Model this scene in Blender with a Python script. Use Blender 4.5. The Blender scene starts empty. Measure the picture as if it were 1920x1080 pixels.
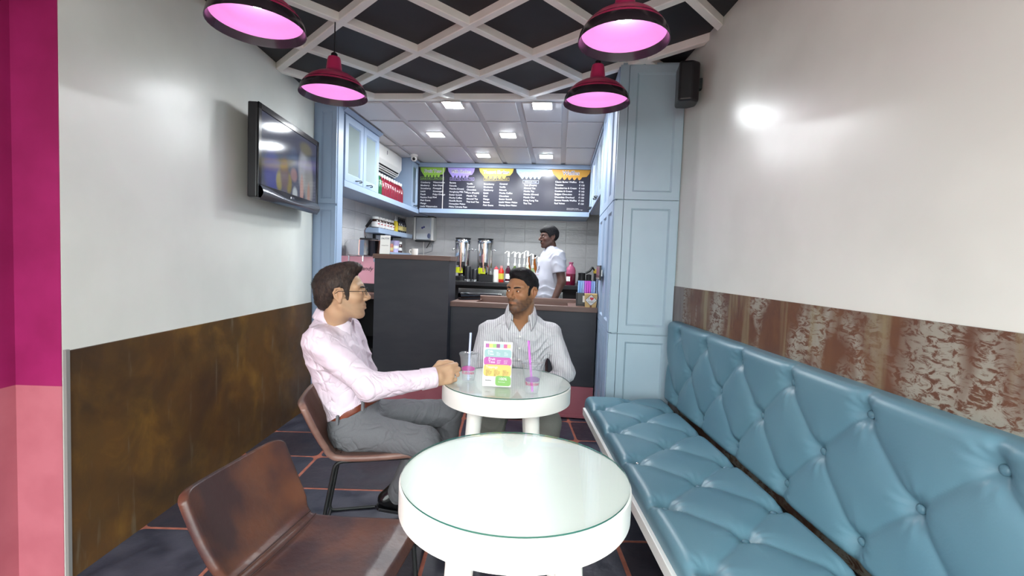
import bpy, bmesh, math, random
import numpy as np
from mathutils import Vector, Matrix
random.seed(7); np.random.seed(7)
SC = bpy.context.scene
COL = SC.collection
PI = math.pi
R_ = math.radians

# ------------------------------------------------------------------ camera
CAMZ = 1.32
P_, Y_, RL = 0.0518, 0.0137, -0.0368
fw = Vector((math.sin(Y_)*math.cos(P_), math.cos(Y_)*math.cos(P_), -math.sin(P_)))
rt = Vector((math.cos(Y_), -math.sin(Y_), 0))
dn = fw.cross(rt)
r2 = math.cos(RL)*rt + math.sin(RL)*dn
d2 = -math.sin(RL)*rt + math.cos(RL)*dn
cd = bpy.data.cameras.new('camera'); cam = bpy.data.objects.new('camera', cd); COL.objects.link(cam)
M = Matrix((( r2.x, -d2.x, -fw.x, 0), (r2.y, -d2.y, -fw.y, 0), (r2.z, -d2.z, -fw.z, CAMZ), (0, 0, 0, 1)))
cam.matrix_world = M
cd.sensor_width = 36; cd.lens = 885/1920*36; cd.clip_start = .05
SC.camera = cam

# ------------------------------------------------------------------ light
SC.view_settings.view_transform = 'Standard'; SC.view_settings.look = 'None'
SC.view_settings.gamma = 1; SC.view_settings.use_curve_mapping = False
SC.view_settings.exposure = 0.56
W = bpy.data.worlds.new('daylight'); SC.world = W; W.use_nodes = True
bg = W.node_tree.nodes['Background']
bg.inputs[0].default_value = (.93, 1.0, .985, 1); bg.inputs[1].default_value = 6.0
LED_E = 190.0; BULB_E = 18.0

# ------------------------------------------------------------------ helpers
def lin(c):
    c = c/255
    return c/12.92 if c <= .04045 else ((c+.055)/1.055)**2.4
def rgb(r, g, b): return (lin(r), lin(g), lin(b), 1)

class MB:
    def __init__(s): s.v = []; s.f = []; s.m = []; s.mi = 0
    def add(s, vs, fs, T=None):
        o = len(s.v)
        for v in vs:
            v = Vector(v)
            s.v.append(tuple(T @ v) if T else tuple(v))
        for f in fs: s.f.append([i+o for i in f]); s.m.append(s.mi)
        return s
    def box(s, x0, x1, y0, y1, z0, z1, T=None):
        vs = [(x, y, z) for x in (x0, x1) for y in (y0, y1) for z in (z0, z1)]
        return s.add(vs, [(0,1,3,2),(4,6,7,5),(0,4,5,1),(2,3,7,6),(0,2,6,4),(1,5,7,3)], T)
    def lathe(s, prof, n=24, c=(0,0,0), T=None, cap=True, sx=1, sy=1):
        vs = []; fs = []; k = len(prof)
        for i in range(n):
            a = 2*PI*i/n
            for r, z in prof: vs.append((c[0]+r*math.cos(a)*sx, c[1]+r*math.sin(a)*sy, c[2]+z))
        for i in range(n):
            j = (i+1) % n
            for q in range(k-1): fs.append((i*k+q, j*k+q, j*k+q+1, i*k+q+1))
        if cap:
            if prof[0][0] > 1e-5: fs.append([i*k for i in range(n)][::-1])
            if prof[-1][0] > 1e-5: fs.append([i*k+k-1 for i in range(n)])
        return s.add(vs, fs, T)
    def tube(s, pts, r, n=8, T=None, closed=False):
        pts = [Vector(p) for p in pts]; N = len(pts); vs = []; fs = []
        rr = r if isinstance(r, (list, tuple)) else [r]*N
        up = None
        for i, p in enumerate(pts):
            a = pts[i-1] if (i or closed) else p
            b = pts[(i+1) % N] if (i < N-1 or closed) else p
            t = (b-a).normalized()
            if up is None: up = Vector((0,0,1)) if abs(t.z) < .9 else Vector((1,0,0))
            u = t.cross(up).normalized(); w = u.cross(t); up = w
            for q in range(n):
                an = 2*PI*q/n
                vs.append(tuple(p + u*math.cos(an)*rr[i] + w*math.sin(an)*rr[i]))
        for i in range(N if closed else N-1):
            j = (i+1) % N
            for q in range(n): fs.append((i*n+q, i*n+(q+1)%n, j*n+(q+1)%n, j*n+q))
        if not closed: fs += [list(range(n))[::-1], list(range((N-1)*n, N*n))]
        return s.add(vs, fs, T)
    def prism(s, poly, z0, z1, T=None):
        n = len(poly)
        vs = [(x, y, z0) for x, y in poly]+[(x, y, z1) for x, y in poly]
        fs = [list(range(n))[::-1], list(range(n, 2*n))]+[(i, (i+1)%n, n+(i+1)%n, n+i) for i in range(n)]
        return s.add(vs, fs, T)
    def grid(s, fn, nu, nv, T=None, closeu=False):
        vs = [fn(i/nu if closeu else i/(nu-1), j/(nv-1)) for i in range(nu) for j in range(nv)]
        fs = []
        for i in range(nu if closeu else nu-1):
            k = (i+1) % nu
            for j in range(nv-1): fs.append((i*nv+j, k*nv+j, k*nv+j+1, i*nv+j+1))
        return s.add(vs, fs, T)
    def mesh(s, name):
        me = bpy.data.meshes.new(name); me.from_pydata(s.v, [], s.f); me.update()
        return me

def link(o): COL.objects.link(o); return o
def obj(name, mb, mat, parent=None, smooth=False, bevel=0, label=None, seg=2, loc=None, solid=0):
    me = mb.mesh(name) if isinstance(mb, MB) else mb
    mats = mat if isinstance(mat, (list, tuple)) else [mat]
    for m in mats: me.materials.append(m)
    if isinstance(mb, MB) and len(mats) > 1: me.polygons.foreach_set('material_index', mb.m)
    bm = bmesh.new(); bm.from_mesh(me); bmesh.ops.recalc_face_normals(bm, faces=bm.faces); bm.to_mesh(me); bm.free()
    if smooth:
        me.polygons.foreach_set('use_smooth', [True]*len(me.polygons))
        if smooth != 'all':
            try: me.set_sharp_from_angle(angle=R_(smooth if smooth > 1 else 40))
            except Exception: pass
    o = link(bpy.data.objects.new(name, me))
    if parent: o.parent = parent
    if loc: o.location = loc
    if solid:
        d = o.modifiers.new('solid', 'SOLIDIFY'); d.thickness = solid; d.offset = 0
    if bevel:
        b = o.modifiers.new('bevel', 'BEVEL'); b.width = bevel; b.segments = seg; b.limit_method = 'ANGLE'; b.angle_limit = R_(40)
        b.harden_normals = False
    if label: o['label'] = label
    return o
def tag(o, label, cat, group=None):
    o['label'] = label; o['category'] = cat
    if group: o['group'] = group
    return o
def struct(o, label=None):
    o['kind'] = 'structure'
    if label: o['label'] = label
    return o
KA = -0.1115
KRT = Vector((math.cos(KA), math.sin(KA), 0)); KFW = Vector((-math.sin(KA), math.cos(KA), 0))
def kw(x, y, z=0): return KRT*x + KFW*y + Vector((0,0,z))      # kitchen frame (the bar stands 6.4 degrees skew) to world
def thing(name, label, cat, loc=(0,0,0), rotz=0, group=None):
    o = link(bpy.data.objects.new(name, None)); o.empty_display_size = .1
    o.location = loc; o.rotation_euler = (0,0,rotz)
    return tag(o, label, cat, group)
def kthing(name, label, cat, loc, rotz=0, group=None):
    return thing(name, label, cat, kw(*loc), KA+rotz, group)
def kset(o, loc=(0,0,0), rotz=0):
    o.location = kw(*loc); o.rotation_euler = (0,0,KA+rotz); return o
def dup(root, loc=None, rotz=None, label=None):
    r = root.copy(); link(r)
    if loc is not None: r.location = loc
    if rotz is not None: r.rotation_euler = (0,0,rotz)
    if label: r['label'] = label
    for ch in list(root.children):
        c = ch.copy(); link(c); c.parent = r
        for g in list(ch.children):
            d = g.copy(); link(d); d.parent = c
    return r

# ------------------------------------------------------------------ materials
def mat(name, c, rough=.5, metal=0, c2=None, nscale=8, ndetail=4, nlo=.4, nhi=.6, bump=0, bscale=40, stretch=None, spec=.5,
        trans=0, ior=1.45, emit=None, estr=0, coat=0, rough2=None, alpha=1, sheen=0):
    m = bpy.data.materials.new(name); m.use_nodes = True
    nt = m.node_tree; b = nt.nodes['Principled BSDF']; L = nt.links.new
    b.inputs['Base Color'].default_value = c
    b.inputs['Roughness'].default_value = rough; b.inputs['Metallic'].default_value = metal
    b.inputs['Specular IOR Level'].default_value = spec; b.inputs['IOR'].default_value = ior
    b.inputs['Transmission Weight'].default_value = trans; b.inputs['Coat Weight'].default_value = coat
    b.inputs['Alpha'].default_value = alpha
    if sheen: b.inputs['Sheen Weight'].default_value = sheen
    if emit: b.inputs['Emission Color'].default_value = emit; b.inputs['Emission Strength'].default_value = estr
    tc = nt.nodes.new('ShaderNodeTexCoord'); vec = tc.outputs['Object']
    if stretch:
        mp = nt.nodes.new('ShaderNodeMapping'); mp.inputs['Scale'].default_value = stretch
        L(vec, mp.inputs[0]); vec = mp.outputs[0]
    if c2:
        n = nt.nodes.new('ShaderNodeTexNoise'); n.inputs['Scale'].default_value = nscale; n.inputs['Detail'].default_value = ndetail
        L(vec, n.inputs['Vector'])
        mr = nt.nodes.new('ShaderNodeMapRange'); mr.inputs[1].default_value = nlo; mr.inputs[2].default_value = nhi
        L(n.outputs['Fac'], mr.inputs[0])
        mx = nt.nodes.new('ShaderNodeMix'); mx.data_type = 'RGBA'
        mx.inputs[6].default_value = c; mx.inputs[7].default_value = c2
        L(mr.outputs[0], mx.inputs[0]); L(mx.outputs[2], b.inputs['Base Color'])
        if rough2 is not None:
            m2 = nt.nodes.new('ShaderNodeMapRange'); m2.inputs[3].default_value = rough; m2.inputs[4].default_value = rough2
            L(mr.outputs[0], m2.inputs[0]); L(m2.outputs[0], b.inputs['Roughness'])
    if bump:
        n = nt.nodes.new('ShaderNodeTexNoise'); n.inputs['Scale'].default_value = bscale; n.inputs['Detail'].default_value = 3
        L(vec, n.inputs['Vector'])
        bp = nt.nodes.new('ShaderNodeBump'); bp.inputs['Strength'].default_value = bump; bp.inputs['Distance'].default_value = .01
        L(n.outputs['Fac'], bp.inputs['Height']); L(bp.outputs[0], b.inputs['Normal'])
    return m

def wrinkle(m, scale=11, strength=.5, dist=.02, stretch=(1,1,1)):
    """soft cloth creases as fine relief on top of the modelled folds"""
    nt = m.node_tree; L = nt.links.new; b = nt.nodes['Principled BSDF']
    tc = nt.nodes.new('ShaderNodeTexCoord'); mp = nt.nodes.new('ShaderNodeMapping'); mp.inputs['Scale'].default_value = stretch
    mp.inputs['Rotation'].default_value = (.4,.7,.3); L(tc.outputs['Object'], mp.inputs[0])
    n = nt.nodes.new('ShaderNodeTexNoise'); n.inputs['Scale'].default_value = scale; n.inputs['Detail'].default_value = 2.5; n.inputs['Distortion'].default_value = 1.3
    L(mp.outputs[0], n.inputs['Vector'])
    s = nt.nodes.new('ShaderNodeMath'); s.operation = 'SUBTRACT'; L(n.outputs['Fac'], s.inputs[0]); s.inputs[1].default_value = .5
    a = nt.nodes.new('ShaderNodeMath'); a.operation = 'ABSOLUTE'; L(s.outputs[0], a.inputs[0])
    p = nt.nodes.new('ShaderNodeMath'); p.operation = 'POWER'; L(a.outputs[0], p.inputs[0]); p.inputs[1].default_value = .6
    bp = nt.nodes.new('ShaderNodeBump'); bp.inputs['Strength'].default_value = strength; bp.inputs['Distance'].default_value = dist
    L(p.outputs[0], bp.inputs['Height'])
    old = b.inputs['Normal'].links[0].from_socket if b.inputs['Normal'].links else None
    if old: L(old, bp.inputs['Normal'])
    L(bp.outputs[0], b.inputs['Normal']); return m
def rust_mat(name, cols, streak, dark):
    """layered oxidised sheet: cloudy base, vertical runs, worn pale patches"""
    m = bpy.data.materials.new(name); m.use_nodes = True
    nt = m.node_tree; b = nt.nodes['Principled BSDF']; L = nt.links.new; N = nt.nodes.new
    tc = N('ShaderNodeTexCoord')
    def noise(scale, det, st, dist=0, rough=.6):
        mp = N('ShaderNodeMapping'); mp.inputs['Scale'].default_value = st; L(tc.outputs['Object'], mp.inputs[0])
        n = N('ShaderNodeTexNoise'); n.inputs['Scale'].default_value = scale; n.inputs['Detail'].default_value = det
        n.inputs['Distortion'].default_value = dist; n.inputs['Roughness'].default_value = rough
        L(mp.outputs[0], n.inputs['Vector']); return n.outputs['Fac']
    def ramp(f, lo, hi):
        r = N('ShaderNodeMapRange'); r.inputs[1].default_value = lo; r.inputs[2].default_value = hi; L(f, r.inputs[0]); return r.outputs[0]
    def mix(f, a, c):
        x = N('ShaderNodeMix'); x.data_type = 'RGBA'; L(f, x.inputs[0])
        for k, q in ((6, a), (7, c)):
            if isinstance(q, tuple): x.inputs[k].default_value = q
            else: L(q, x.inputs[k])
        return x.outputs[2]
    c = mix(ramp(noise(2.0, 6, (1,1,1.2), .25), .30, .70), cols[0], cols[1])
    c = mix(ramp(noise(5, 7, (1,1,.8), .5), .48, .78), c, cols[2])
    if streak:
        a = ramp(noise(3.4, 3, (1,1.0,.5), .7), .41, .55)
        bf = ramp(noise(44, 8, (1,.5,1.1), .9, .7), .44, .52)
        mu = N('ShaderNodeMath'); mu.operation = 'MULTIPLY'; L(a, mu.inputs[0]); L(bf, mu.inputs[1])
        c = mix(mu.outputs[0], c, cols[3])
        g = ramp(noise(9, 4, (1,1,.15), .3), .55, .72); c = mix(g, c, cols[4])
    else:
        g = ramp(noise(1.6, 5, (1,1.1,1.3), .4), .42, .72); c = mix(g, c, cols[3])
        g2 = ramp(noise(14, 4, (1,1.2,.12), .2), .62, .74); c = mix(g2, c, cols[4])
    L(c, b.inputs['Base Color'])
    r = N('ShaderNodeMapRange'); r.inputs[3].default_value = .28; r.inputs[4].default_value = .55
    L(noise(12, 4, (1,1,1)), r.inputs[0]); L(r.outputs[0], b.inputs['Roughness'])
    b.inputs['Specular IOR Level'].default_value = .35
    return m

m_wall = mat('glossy_offwhite_paint', rgb(221,224,217), .27, c2=rgb(214,217,210), nscale=2, bump=.10, bscale=9, spec=.35)
m_rustL = rust_mat('dark_oxidised_sheet', [rgb(104,70,34), rgb(78,60,36), rgb(126,92,40), rgb(56,42,32), rgb(104,92,72)], False, 0)
m_rustR = rust_mat('worn_rusty_sheet', [rgb(104,68,48), rgb(86,57,46), rgb(116,82,54), rgb(146,142,130), rgb(132,120,92)], True, 0)
m_magenta = mat('magenta_paint', rgb(150,32,94), .45, c2=rgb(138,26,84), nscale=5, bump=.03)
m_pink = mat('salmon_pink_paint', rgb(178,104,116), .5, c2=rgb(170,96,108), nscale=5, bump=.03)
m_slate = mat('dark_slate_tile', rgb(40,42,56), .34, c2=rgb(76,76,88), nscale=6, nlo=.35, nhi=.75, ndetail=7, bump=.35, bscale=18, rough2=.6)
m_slate2 = mat('brown_slate_tile', rgb(58,50,58), .34, c2=rgb(40,42,54), nscale=5, nlo=.35, nhi=.75, ndetail=7, bump=.35, bscale=18, rough2=.6)
m_grout = mat('terracotta_grout', rgb(172,104,86), .8, c2=rgb(152,90,74), nscale=20)
m_black = mat('black_ceiling_board', rgb(30,31,38), .55, c2=rgb(36,37,44), nscale=3)
m_lattice = mat('white_gloss_lattice', rgb(244,246,242), .35, c2=rgb(238,240,235), nscale=6)
m_kceil = mat('pale_ceiling_tile', rgb(216,217,219), .5)
m_kband = mat('ceiling_grid_band', rgb(200,201,204), .5)
m_blue = mat('pale_blue_cabinet_paint', rgb(162,184,196), .38, c2=rgb(158,180,193), nscale=4)
m_blue2 = mat('powder_blue_cabinet_paint', rgb(150,170,196), .38)
m_tile = mat('wavy_white_wall_tile', rgb(200,200,201), .12, c2=rgb(192,192,194), nscale=3, bump=.32, bscale=26, stretch=(1,1,2.2))
m_tgrout = mat('wall_tile_grout', rgb(196,196,196), .7)
m_white = mat('white_paint', rgb(232,232,228), .4)
m_tablew = mat('white_lacquer', rgb(236,236,230), .3)
m_led = mat('led_diffuser', rgb(255,255,255), .5, emit=(.93,.97,1,1), estr=LED_E)
m_bulb = mat('bulb_glow', rgb(255,255,255), .5, emit=(1,.93,1,1), estr=BULB_E)
m_plastic_b = mat('black_plastic', rgb(26,26,30), .35)
m_plastic_g = mat('gloss_black_plastic', rgb(16,16,20), .12)
m_matteb = mat('matte_black_metal', rgb(34,37,38), .45, metal=.3)
m_counter = mat('charcoal_laminate', rgb(46,49,58), .5, c2=rgb(52,54,62), nscale=3, stretch=(1,1,4))
m_wood = mat('brown_wood_worktop', rgb(112,84,74), .4, c2=rgb(92,66,58), nscale=6, stretch=(.6,6,6), nlo=.3, nhi=.7)
m_steel = mat('brushed_steel', rgb(200,202,205), .22, metal=1)
m_chrome = mat('polished_steel', rgb(225,226,228), .06, metal=1)
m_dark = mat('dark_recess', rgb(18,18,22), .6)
m_teal = mat('teal_leatherette', rgb(94,131,146), .38, c2=rgb(89,126,142), nscale=3, bump=.04, bscale=160, spec=.45)
m_leather = mat('brown_leather', rgb(94,58,42), .28, c2=rgb(56,37,38), nscale=5, nlo=.38, nhi=.60, ndetail=6, bump=.12, bscale=40, rough2=.4)
m_leather2 = mat('tan_brown_leather', rgb(134,104,94), .36, c2=rgb(112,82,73), nscale=5, bump=.08, bscale=50)
def glass_mat(name, col, rough=0.02, ior=1.45, body=0.0):
    """thin clear sheet: Fresnel reflection over a see-through body (light passes)"""
    m = bpy.data.materials.new(name); m.use_nodes = True
    nt = m.node_tree; L = nt.links.new; nt.nodes.remove(nt.nodes['Principled BSDF'])
    out = nt.nodes['Material Output']
    t = nt.nodes.new('ShaderNodeBsdfTransparent'); t.inputs[0].default_value = col
    g = nt.nodes.new('ShaderNodeBsdfGlossy'); g.inputs['Roughness'].default_value = rough
    f = nt.nodes.new('ShaderNodeFresnel'); f.inputs[0].default_value = ior
    ge = nt.nodes.new('ShaderNodeNewGeometry'); inv = nt.nodes.new('ShaderNodeMath'); inv.operation = 'SUBTRACT'; inv.inputs[0].default_value = 1; L(ge.outputs['Backfacing'], inv.inputs[1])
    fm = nt.nodes.new('ShaderNodeMath'); fm.operation = 'MULTIPLY'; L(f.outputs[0], fm.inputs[0]); L(inv.outputs[0], fm.inputs[1])
    mx = nt.nodes.new('ShaderNodeMixShader'); L(fm.outputs[0], mx.inputs[0]); L(t.outputs[0], mx.inputs[1]); L(g.outputs[0], mx.inputs[2])
    L(mx.outputs[0], out.inputs[0])
    if body:
        d = nt.nodes.new('ShaderNodeBsdfDiffuse'); d.inputs[0].default_value = col
        m2 = nt.nodes.new('ShaderNodeMixShader'); m2.inputs[0].default_value = body
        L(mx.outputs[0], m2.inputs[1]); L(d.outputs[0], m2.inputs[2]); L(m2.outputs[0], out.inputs[0])
    return m
m_glass = glass_mat('clear_glass', rgb(236,246,242))
m_frost = glass_mat('frosted_glass', rgb(176,192,192), .12, 1.45, .55)
m_glassedge = mat('green_glass_edge', rgb(46,96,84), .1)
m_lampp = mat('raspberry_enamel', rgb(178,46,92), .3)
m_lampb = mat('black_enamel_band', rgb(40,34,40), .2)
m_lampin = mat('pink_white_enamel', rgb(246,168,230), .5)
# ------------------------------------------------------------------ room shell
XL, XR, ZC = -1.69, 1.12, 2.70
YF = -0.5
def sbox(name, m, *a, bevel=0):
    return obj(name, MB().box(*a), m, bevel=bevel)
# street outside the open front, and the lintel over it
struct(sbox('floor', mat('grey_street_paving', rgb(112,110,106), .8, c2=rgb(100,98,95), nscale=2), -25, 25, -40, -2.2, -.14, -.02))
struct(sbox('wall_front', m_wall, -2.1, 1.24, YF-.12, YF, 2.42, 2.8))
# floor with slate tiles
fl = struct(sbox('floor', m_grout, -3.6, 2.4, -2.2, 8.2, -.12, 0))
def round_poly(x0, x1, y0, y1, r, n=3):
    p = []
    for cx, cy, a0 in ((x1-r,y1-r,0),(x0+r,y1-r,PI/2),(x0+r,y0+r,PI),(x1-r,y0+r,1.5*PI)):
        for k in range(n+1):
            a = a0+PI/2*k/n; p.append((cx+r*math.cos(a), cy+r*math.sin(a)))
    return p
xs = [-1.69, -1.2, -.315, .575, 1.12]
tile_mesh = {}
for j in range(-5, 5):
    y0 = 2.205+.43*j; y1 = y0+.43
    if j == 4: y1 = y0+.36
    for i in range(4):
        g = .0095
        x0, x1 = xs[i]+(0 if i == 0 else g), xs[i+1]-(0 if i == 3 else g)
        key = (i, j == 4, (i*7+j*3) % 2)
        dx = random.uniform(-.003,.003)
        if key not in tile_mesh:
            bm = MB().prism(round_poly(x0, x1, g, (y1-y0)-g, .035), 0, .002)
            o = obj('tile', bm, m_slate if key[2] else m_slate2, fl, loc=(dx, y0, 0), bevel=0)
            tile_mesh[key] = o
        else:
            o = tile_mesh[key].copy(); link(o); o.location = (dx, y0, random.uniform(-.0005, .0005))
# side walls
YEL = 4.0    # left wall end (at the bar's tall cupboard)
wl = struct(sbox('wall_left', m_wall, XL-.12, XL, 1.815, 4.135, 0, 2.8))
mp = obj('metal_panel', MB().box(XL, XL+.006, 1.835, 4.13, .0, .92), m_rustL, wl, bevel=.002)
obj('panel_edge', MB().box(XL, XL+.012, 1.818, 1.834, 0, .925), mat('grey_edge_trim', rgb(128,128,126), .5), wl)
wf = struct(sbox('wall_front', m_magenta, -2.10, -1.865, YF, 1.93, .785, 2.8))
obj('pink_dado', MB().box(-2.10, -1.865, YF, 1.93, 0, .785), m_pink, wf)
obj('jamb', MB().box(-1.865, XL-.001, 1.812, 1.93, .785, 2.8), m_magenta, wf)
obj('jamb_dado', MB().box(-1.865, XL-.001, 1.812, 1.93, 0, .785), m_pink, wf)
wr = struct(sbox('wall_right', m_wall, XR, XR+.12, YF, 3.30, 0, 2.8))
for a, b in ((YF, .62), (.622, 1.84), (1.842, 3.21)):
    obj('metal_panel', MB().box(XR-.006, XR, a, b, 0, 1.21), m_rustR, wr, bevel=.001)
obj('metal_panel', MB().box(XR-.0065, XR-.0005, 2.93, 3.212, 0, 1.2105), mat('grey_steel_sheet', rgb(112,102,100), .45, c2=rgb(128,118,112), nscale=9, stretch=(1,3,.4)), wr)
# ---- ceiling: dark boards in a white diagonal lattice
ce = struct(sbox('ceiling', m_black, -2.1, XR+.12, YF, 4.35, ZC, ZC+.1))
U = Vector((.373,.357)); V = Vector((-.357,.372)); O = Vector((-.255,2.743))
kfront = 3.875
def clip(poly, n, d):     # keep n.p <= d
    out = []
    for i in range(len(poly)):
        a, b = poly[i], poly[(i+1) % len(poly)]
        da, db = n.dot(a)-d, n.dot(b)-d
        if da <= 0: out.append(a)
        if da*db < 0: out.append(a+(b-a)*(da/(da-db)))
    return out
kf2 = Vector((KFW.x, KFW.y))
planes = [(Vector((1,0)), XR), (Vector((-1,0)), -XL), (Vector((0,-1)), .3), (kf2, kfront)]
def clip_all(p):
    for n, d in planes:
        if len(p) >= 3: p = clip(p, n, d)
    return p if len(p) >= 3 else None
hb = .024
un, vn = U.normalized(), V.normalized()
for i in range(-9, 9):
    for j in range(-9, 9):
        c0 = O+U*i+V*j
        q = [c0+(un+vn)*hb, c0+U+(vn-un)*hb, c0+U+V-(un+vn)*hb, c0+V+(un-vn)*hb]
        q = clip_all(q)
        if q and abs(sum(q[k].x*q[(k+1)%len(q)].y-q[(k+1)%len(q)].x*q[k].y for k in range(len(q)))) > .004:
            obj('black_board', MB().prism([tuple(p) for p in q], ZC-.014, ZC), m_black, ce)
for i in range(-9, 10):
    a = O+U*i
    q = clip_all([a-V*9+un*hb, a-V*9-un*hb, a+V*9-un*hb, a+V*9+un*hb])
    if q: obj('lattice_bar', MB().prism([tuple(p) for p in q], ZC-.06, ZC), m_lattice, ce, bevel=.004, seg=1)
    a = O+V*i
    q = clip_all([a-U*9+vn*hb, a-U*9-vn*hb, a+U*9-vn*hb, a+U*9+vn*hb])
    if q: obj('lattice_bar', MB().prism([tuple(p) for p in q], ZC-.0595, ZC), m_lattice, ce, bevel=.004, seg=1)
e = obj('edge_bar', MB().box(-2.25, 1.3, kfront-.025, kfront+.02, ZC-.062, ZC), m_lattice, ce, bevel=.004)
e.rotation_euler = (0,0,KA)
# ---- bar ceiling
KZ = 2.645
kc = struct(kset(obj('ceiling', MB().box(-2.42, 1.3, kfront+.02, 7.0, KZ, KZ+.08), m_kband)))
cols_ = [-2.275,-1.9,-1.52,-1.145,-.765,-.385,-.005,.375,.75]
rows_ = [3.90, 4.43, 5.39, 6.31, 6.95]
for i in range(8):
    for j in range(4):
        obj('ceiling_tile', MB().box(cols_[i]+.028, cols_[i+1]-.028, rows_[j]+.03, rows_[j+1]-.03, KZ-.012, KZ), m_kceil, kc, bevel=.003, seg=1)
# ---- bar walls with glazed tiles
KXL, KYB = -2.32, 6.95
wb = struct(kset(obj('wall_back', MB().box(KXL-.1, 1.3, KYB, KYB+.1, 0, 2.75), m_tgrout)))
first = None
for j in range(6):
    for i in range(12):
        x0 = KXL+.30*i; z0 = .84+.2*j
        mbx = MB().box(.0015, .2985, -.007, 0, .0015, .1985)
        if first is None: first = obj('wall_tile', mbx, m_tile, wb, loc=(x0, KYB, z0), bevel=.002, seg=1)
        else:
            o = first.copy(); link(o); o.location = (x0, KYB+random.uniform(0,.0015), z0)
wkl = struct(kset(obj('wall_left', MB().box(KXL-.1, KXL, 3.9, KYB, 0, 2.75), m_tgrout)))
first = None
for j in range(6):
    for i in range(10):
        y0 = 3.95+.30*i; z0 = .84+.2*j
        mbx = MB().box(0, .007, .0015, .2985, .0015, .1985)
        if first is None: first = obj('wall_tile', mbx, m_tile, wkl, loc=(KXL, y0, z0), bevel=.002, seg=1)
        else:
            o = first.copy(); link(o); o.location = (KXL-random.uniform(0,.0015), y0, z0)
wkr = struct(kset(obj('wall_right', MB().box(1.2, 1.3, 3.3, KYB, 0, 2.75), m_wall)))

# ------------------------------------------------------------------ cupboards of the bar
def panel_door(name, w, h, parent, T, m, fr=.06, glass=None, thick=.02, shelf=False):
    """shaker door in its own plane: x across, z up, front towards -y; T places it"""
    mb = MB()
    for a in ((0,fr,0,h),(w-fr,w,0,h),(fr,w-fr,0,fr),(fr,w-fr,h-fr,h)):
        mb.box(a[0],a[1],-thick,0,a[2],a[3], T)
    b = .014
    vs = [(fr,-thick,fr),(w-fr,-thick,fr),(w-fr,-thick,h-fr),(fr,-thick,h-fr),
          (fr+b,-.006,fr+b),(w-fr-b,-.006,fr+b),(w-fr-b,-.006,h-fr-b),(fr+b,-.006,h-fr-b)]
    mb.add(vs, [(0,1,5,4),(1,2,6,5),(2,3,7,6),(3,0,4,7)], T)
    d = obj(name, mb, m, parent)
    p = MB().box(fr+b-.002, w-fr-b+.002, -.008, -.001, fr+b-.002, h-fr-b+.002, T)
    obj('glass_pane' if glass else 'panel', p, glass or m, d)
    return d
def handle(parent, T, m=None):
    mb = MB().tube([(-.045,0,0),(-.045,-.022,.0),(-.03,-.032,.004),(0,-.034,.01),(.03,-.032,.004),(.045,-.022,0),(.045,0,0)], .005, 6, T)
    return obj('handle', mb, m or m_matteb, parent, smooth=True)
TR = Matrix.Rotation
# tall cupboard on the left of the bar
tl = kthing('tall_cupboard', 'tall narrow powder-blue cupboard at the end of the left wall, beside the television', 'cupboard', (-2.13,3.93,0))
obj('body', MB().box(-.09,.205,.0,.03,0,2.64).box(-.09,.2,.03,.11,0,2.64), m_blue2, tl, bevel=.003)
for z0, z1 in ((.0,.96),(.97,1.765),(1.775,2.6)):
    panel_door('door', .17, z1-z0-.01, tl, Matrix.Translation((.028,0,z0+.005)), m_blue2, fr=.036)
# wall cupboard with two glass doors
KX = -1.93
wc = kthing('wall_cupboard', 'powder-blue wall cupboard with two frosted glass doors over the left worktop', 'cupboard', (KX,4.05,2.0))
obj('body', MB().box(-.38,-.022,0,.02,0,.60).box(-.38,-.022,.80,.82,0,.60).box(-.38,-.36,.02,.8,0,.6).box(-.36,-.022,.02,.8,.58,.60).box(-.36,-.03,.02,.8,.28,.295).box(-.36,-.022,.02,.8,0,.015), m_blue2, wc)
obj('cornice', MB().prism([(0.0,0),(.035,.03),(-.38,.03),(-.38,0)], 0, .85, Matrix.Translation((0,-.02,.6)) @ Matrix(((1,0,0,0),(0,0,1,0),(0,1,0,0),(0,0,0,1)))), m_blue2, wc)
TD = Matrix.Translation((-.022,0,0)) @ TR(R_(90),4,'Z')
for k, y0 in enumerate((.03,.425)):
    d = panel_door('door', .385, .58, wc, Matrix.Translation((-.022,y0,.01)) @ TR(R_(90),4,'Z'), m_blue2, fr=.062, glass=m_frost)
    handle(d, Matrix.Translation((0,y0+(.26 if k == 0 else .12),.035)) @ TR(R_(90),4,'Z'))
wc2 = kthing('wall_cupboard', 'small powder-blue wall cupboard with one glass door beside the menu board', 'cupboard', (KX,5.98,2.0))
obj('body', MB().box(-.38,-.022,0,.02,0,.60).box(-.38,-.36,.02,.25,0,.6).box(-.36,-.022,.02,.25,.58,.60).box(-.36,-.03,.02,.25,.28,.295).box(-.36,-.022,.02,.25,0,.015), m_blue2, wc2)
d = panel_door('door', .265, .58, wc2, Matrix.Translation((-.022,.0,.01)) @ TR(R_(90),4,'Z'), m_blue2, fr=.05, glass=mat('smoky_glass', rgb(92,108,122), .15))
handle(d, Matrix.Translation((0,.13,.03)) @ TR(R_(90),4,'Z'))
obj('cornice', MB().box(-.38,.02,-.0,.265,.6,.632), m_blue2, wc2, bevel=.004)
# shelf board that runs under the wall cupboards
sh = kthing('long_shelf', 'long powder-blue shelf board under the wall cupboards and bottle rows', 'shelf', (KX,4.05,1.958))
obj('board', MB().box(-.385,0,0,2.89,0,.04), m_blue2, sh, bevel=.003)
obj('lip', MB().box(-.005,.012,-.005,2.2,-.012,.045), m_blue2, sh, bevel=.002)
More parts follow.
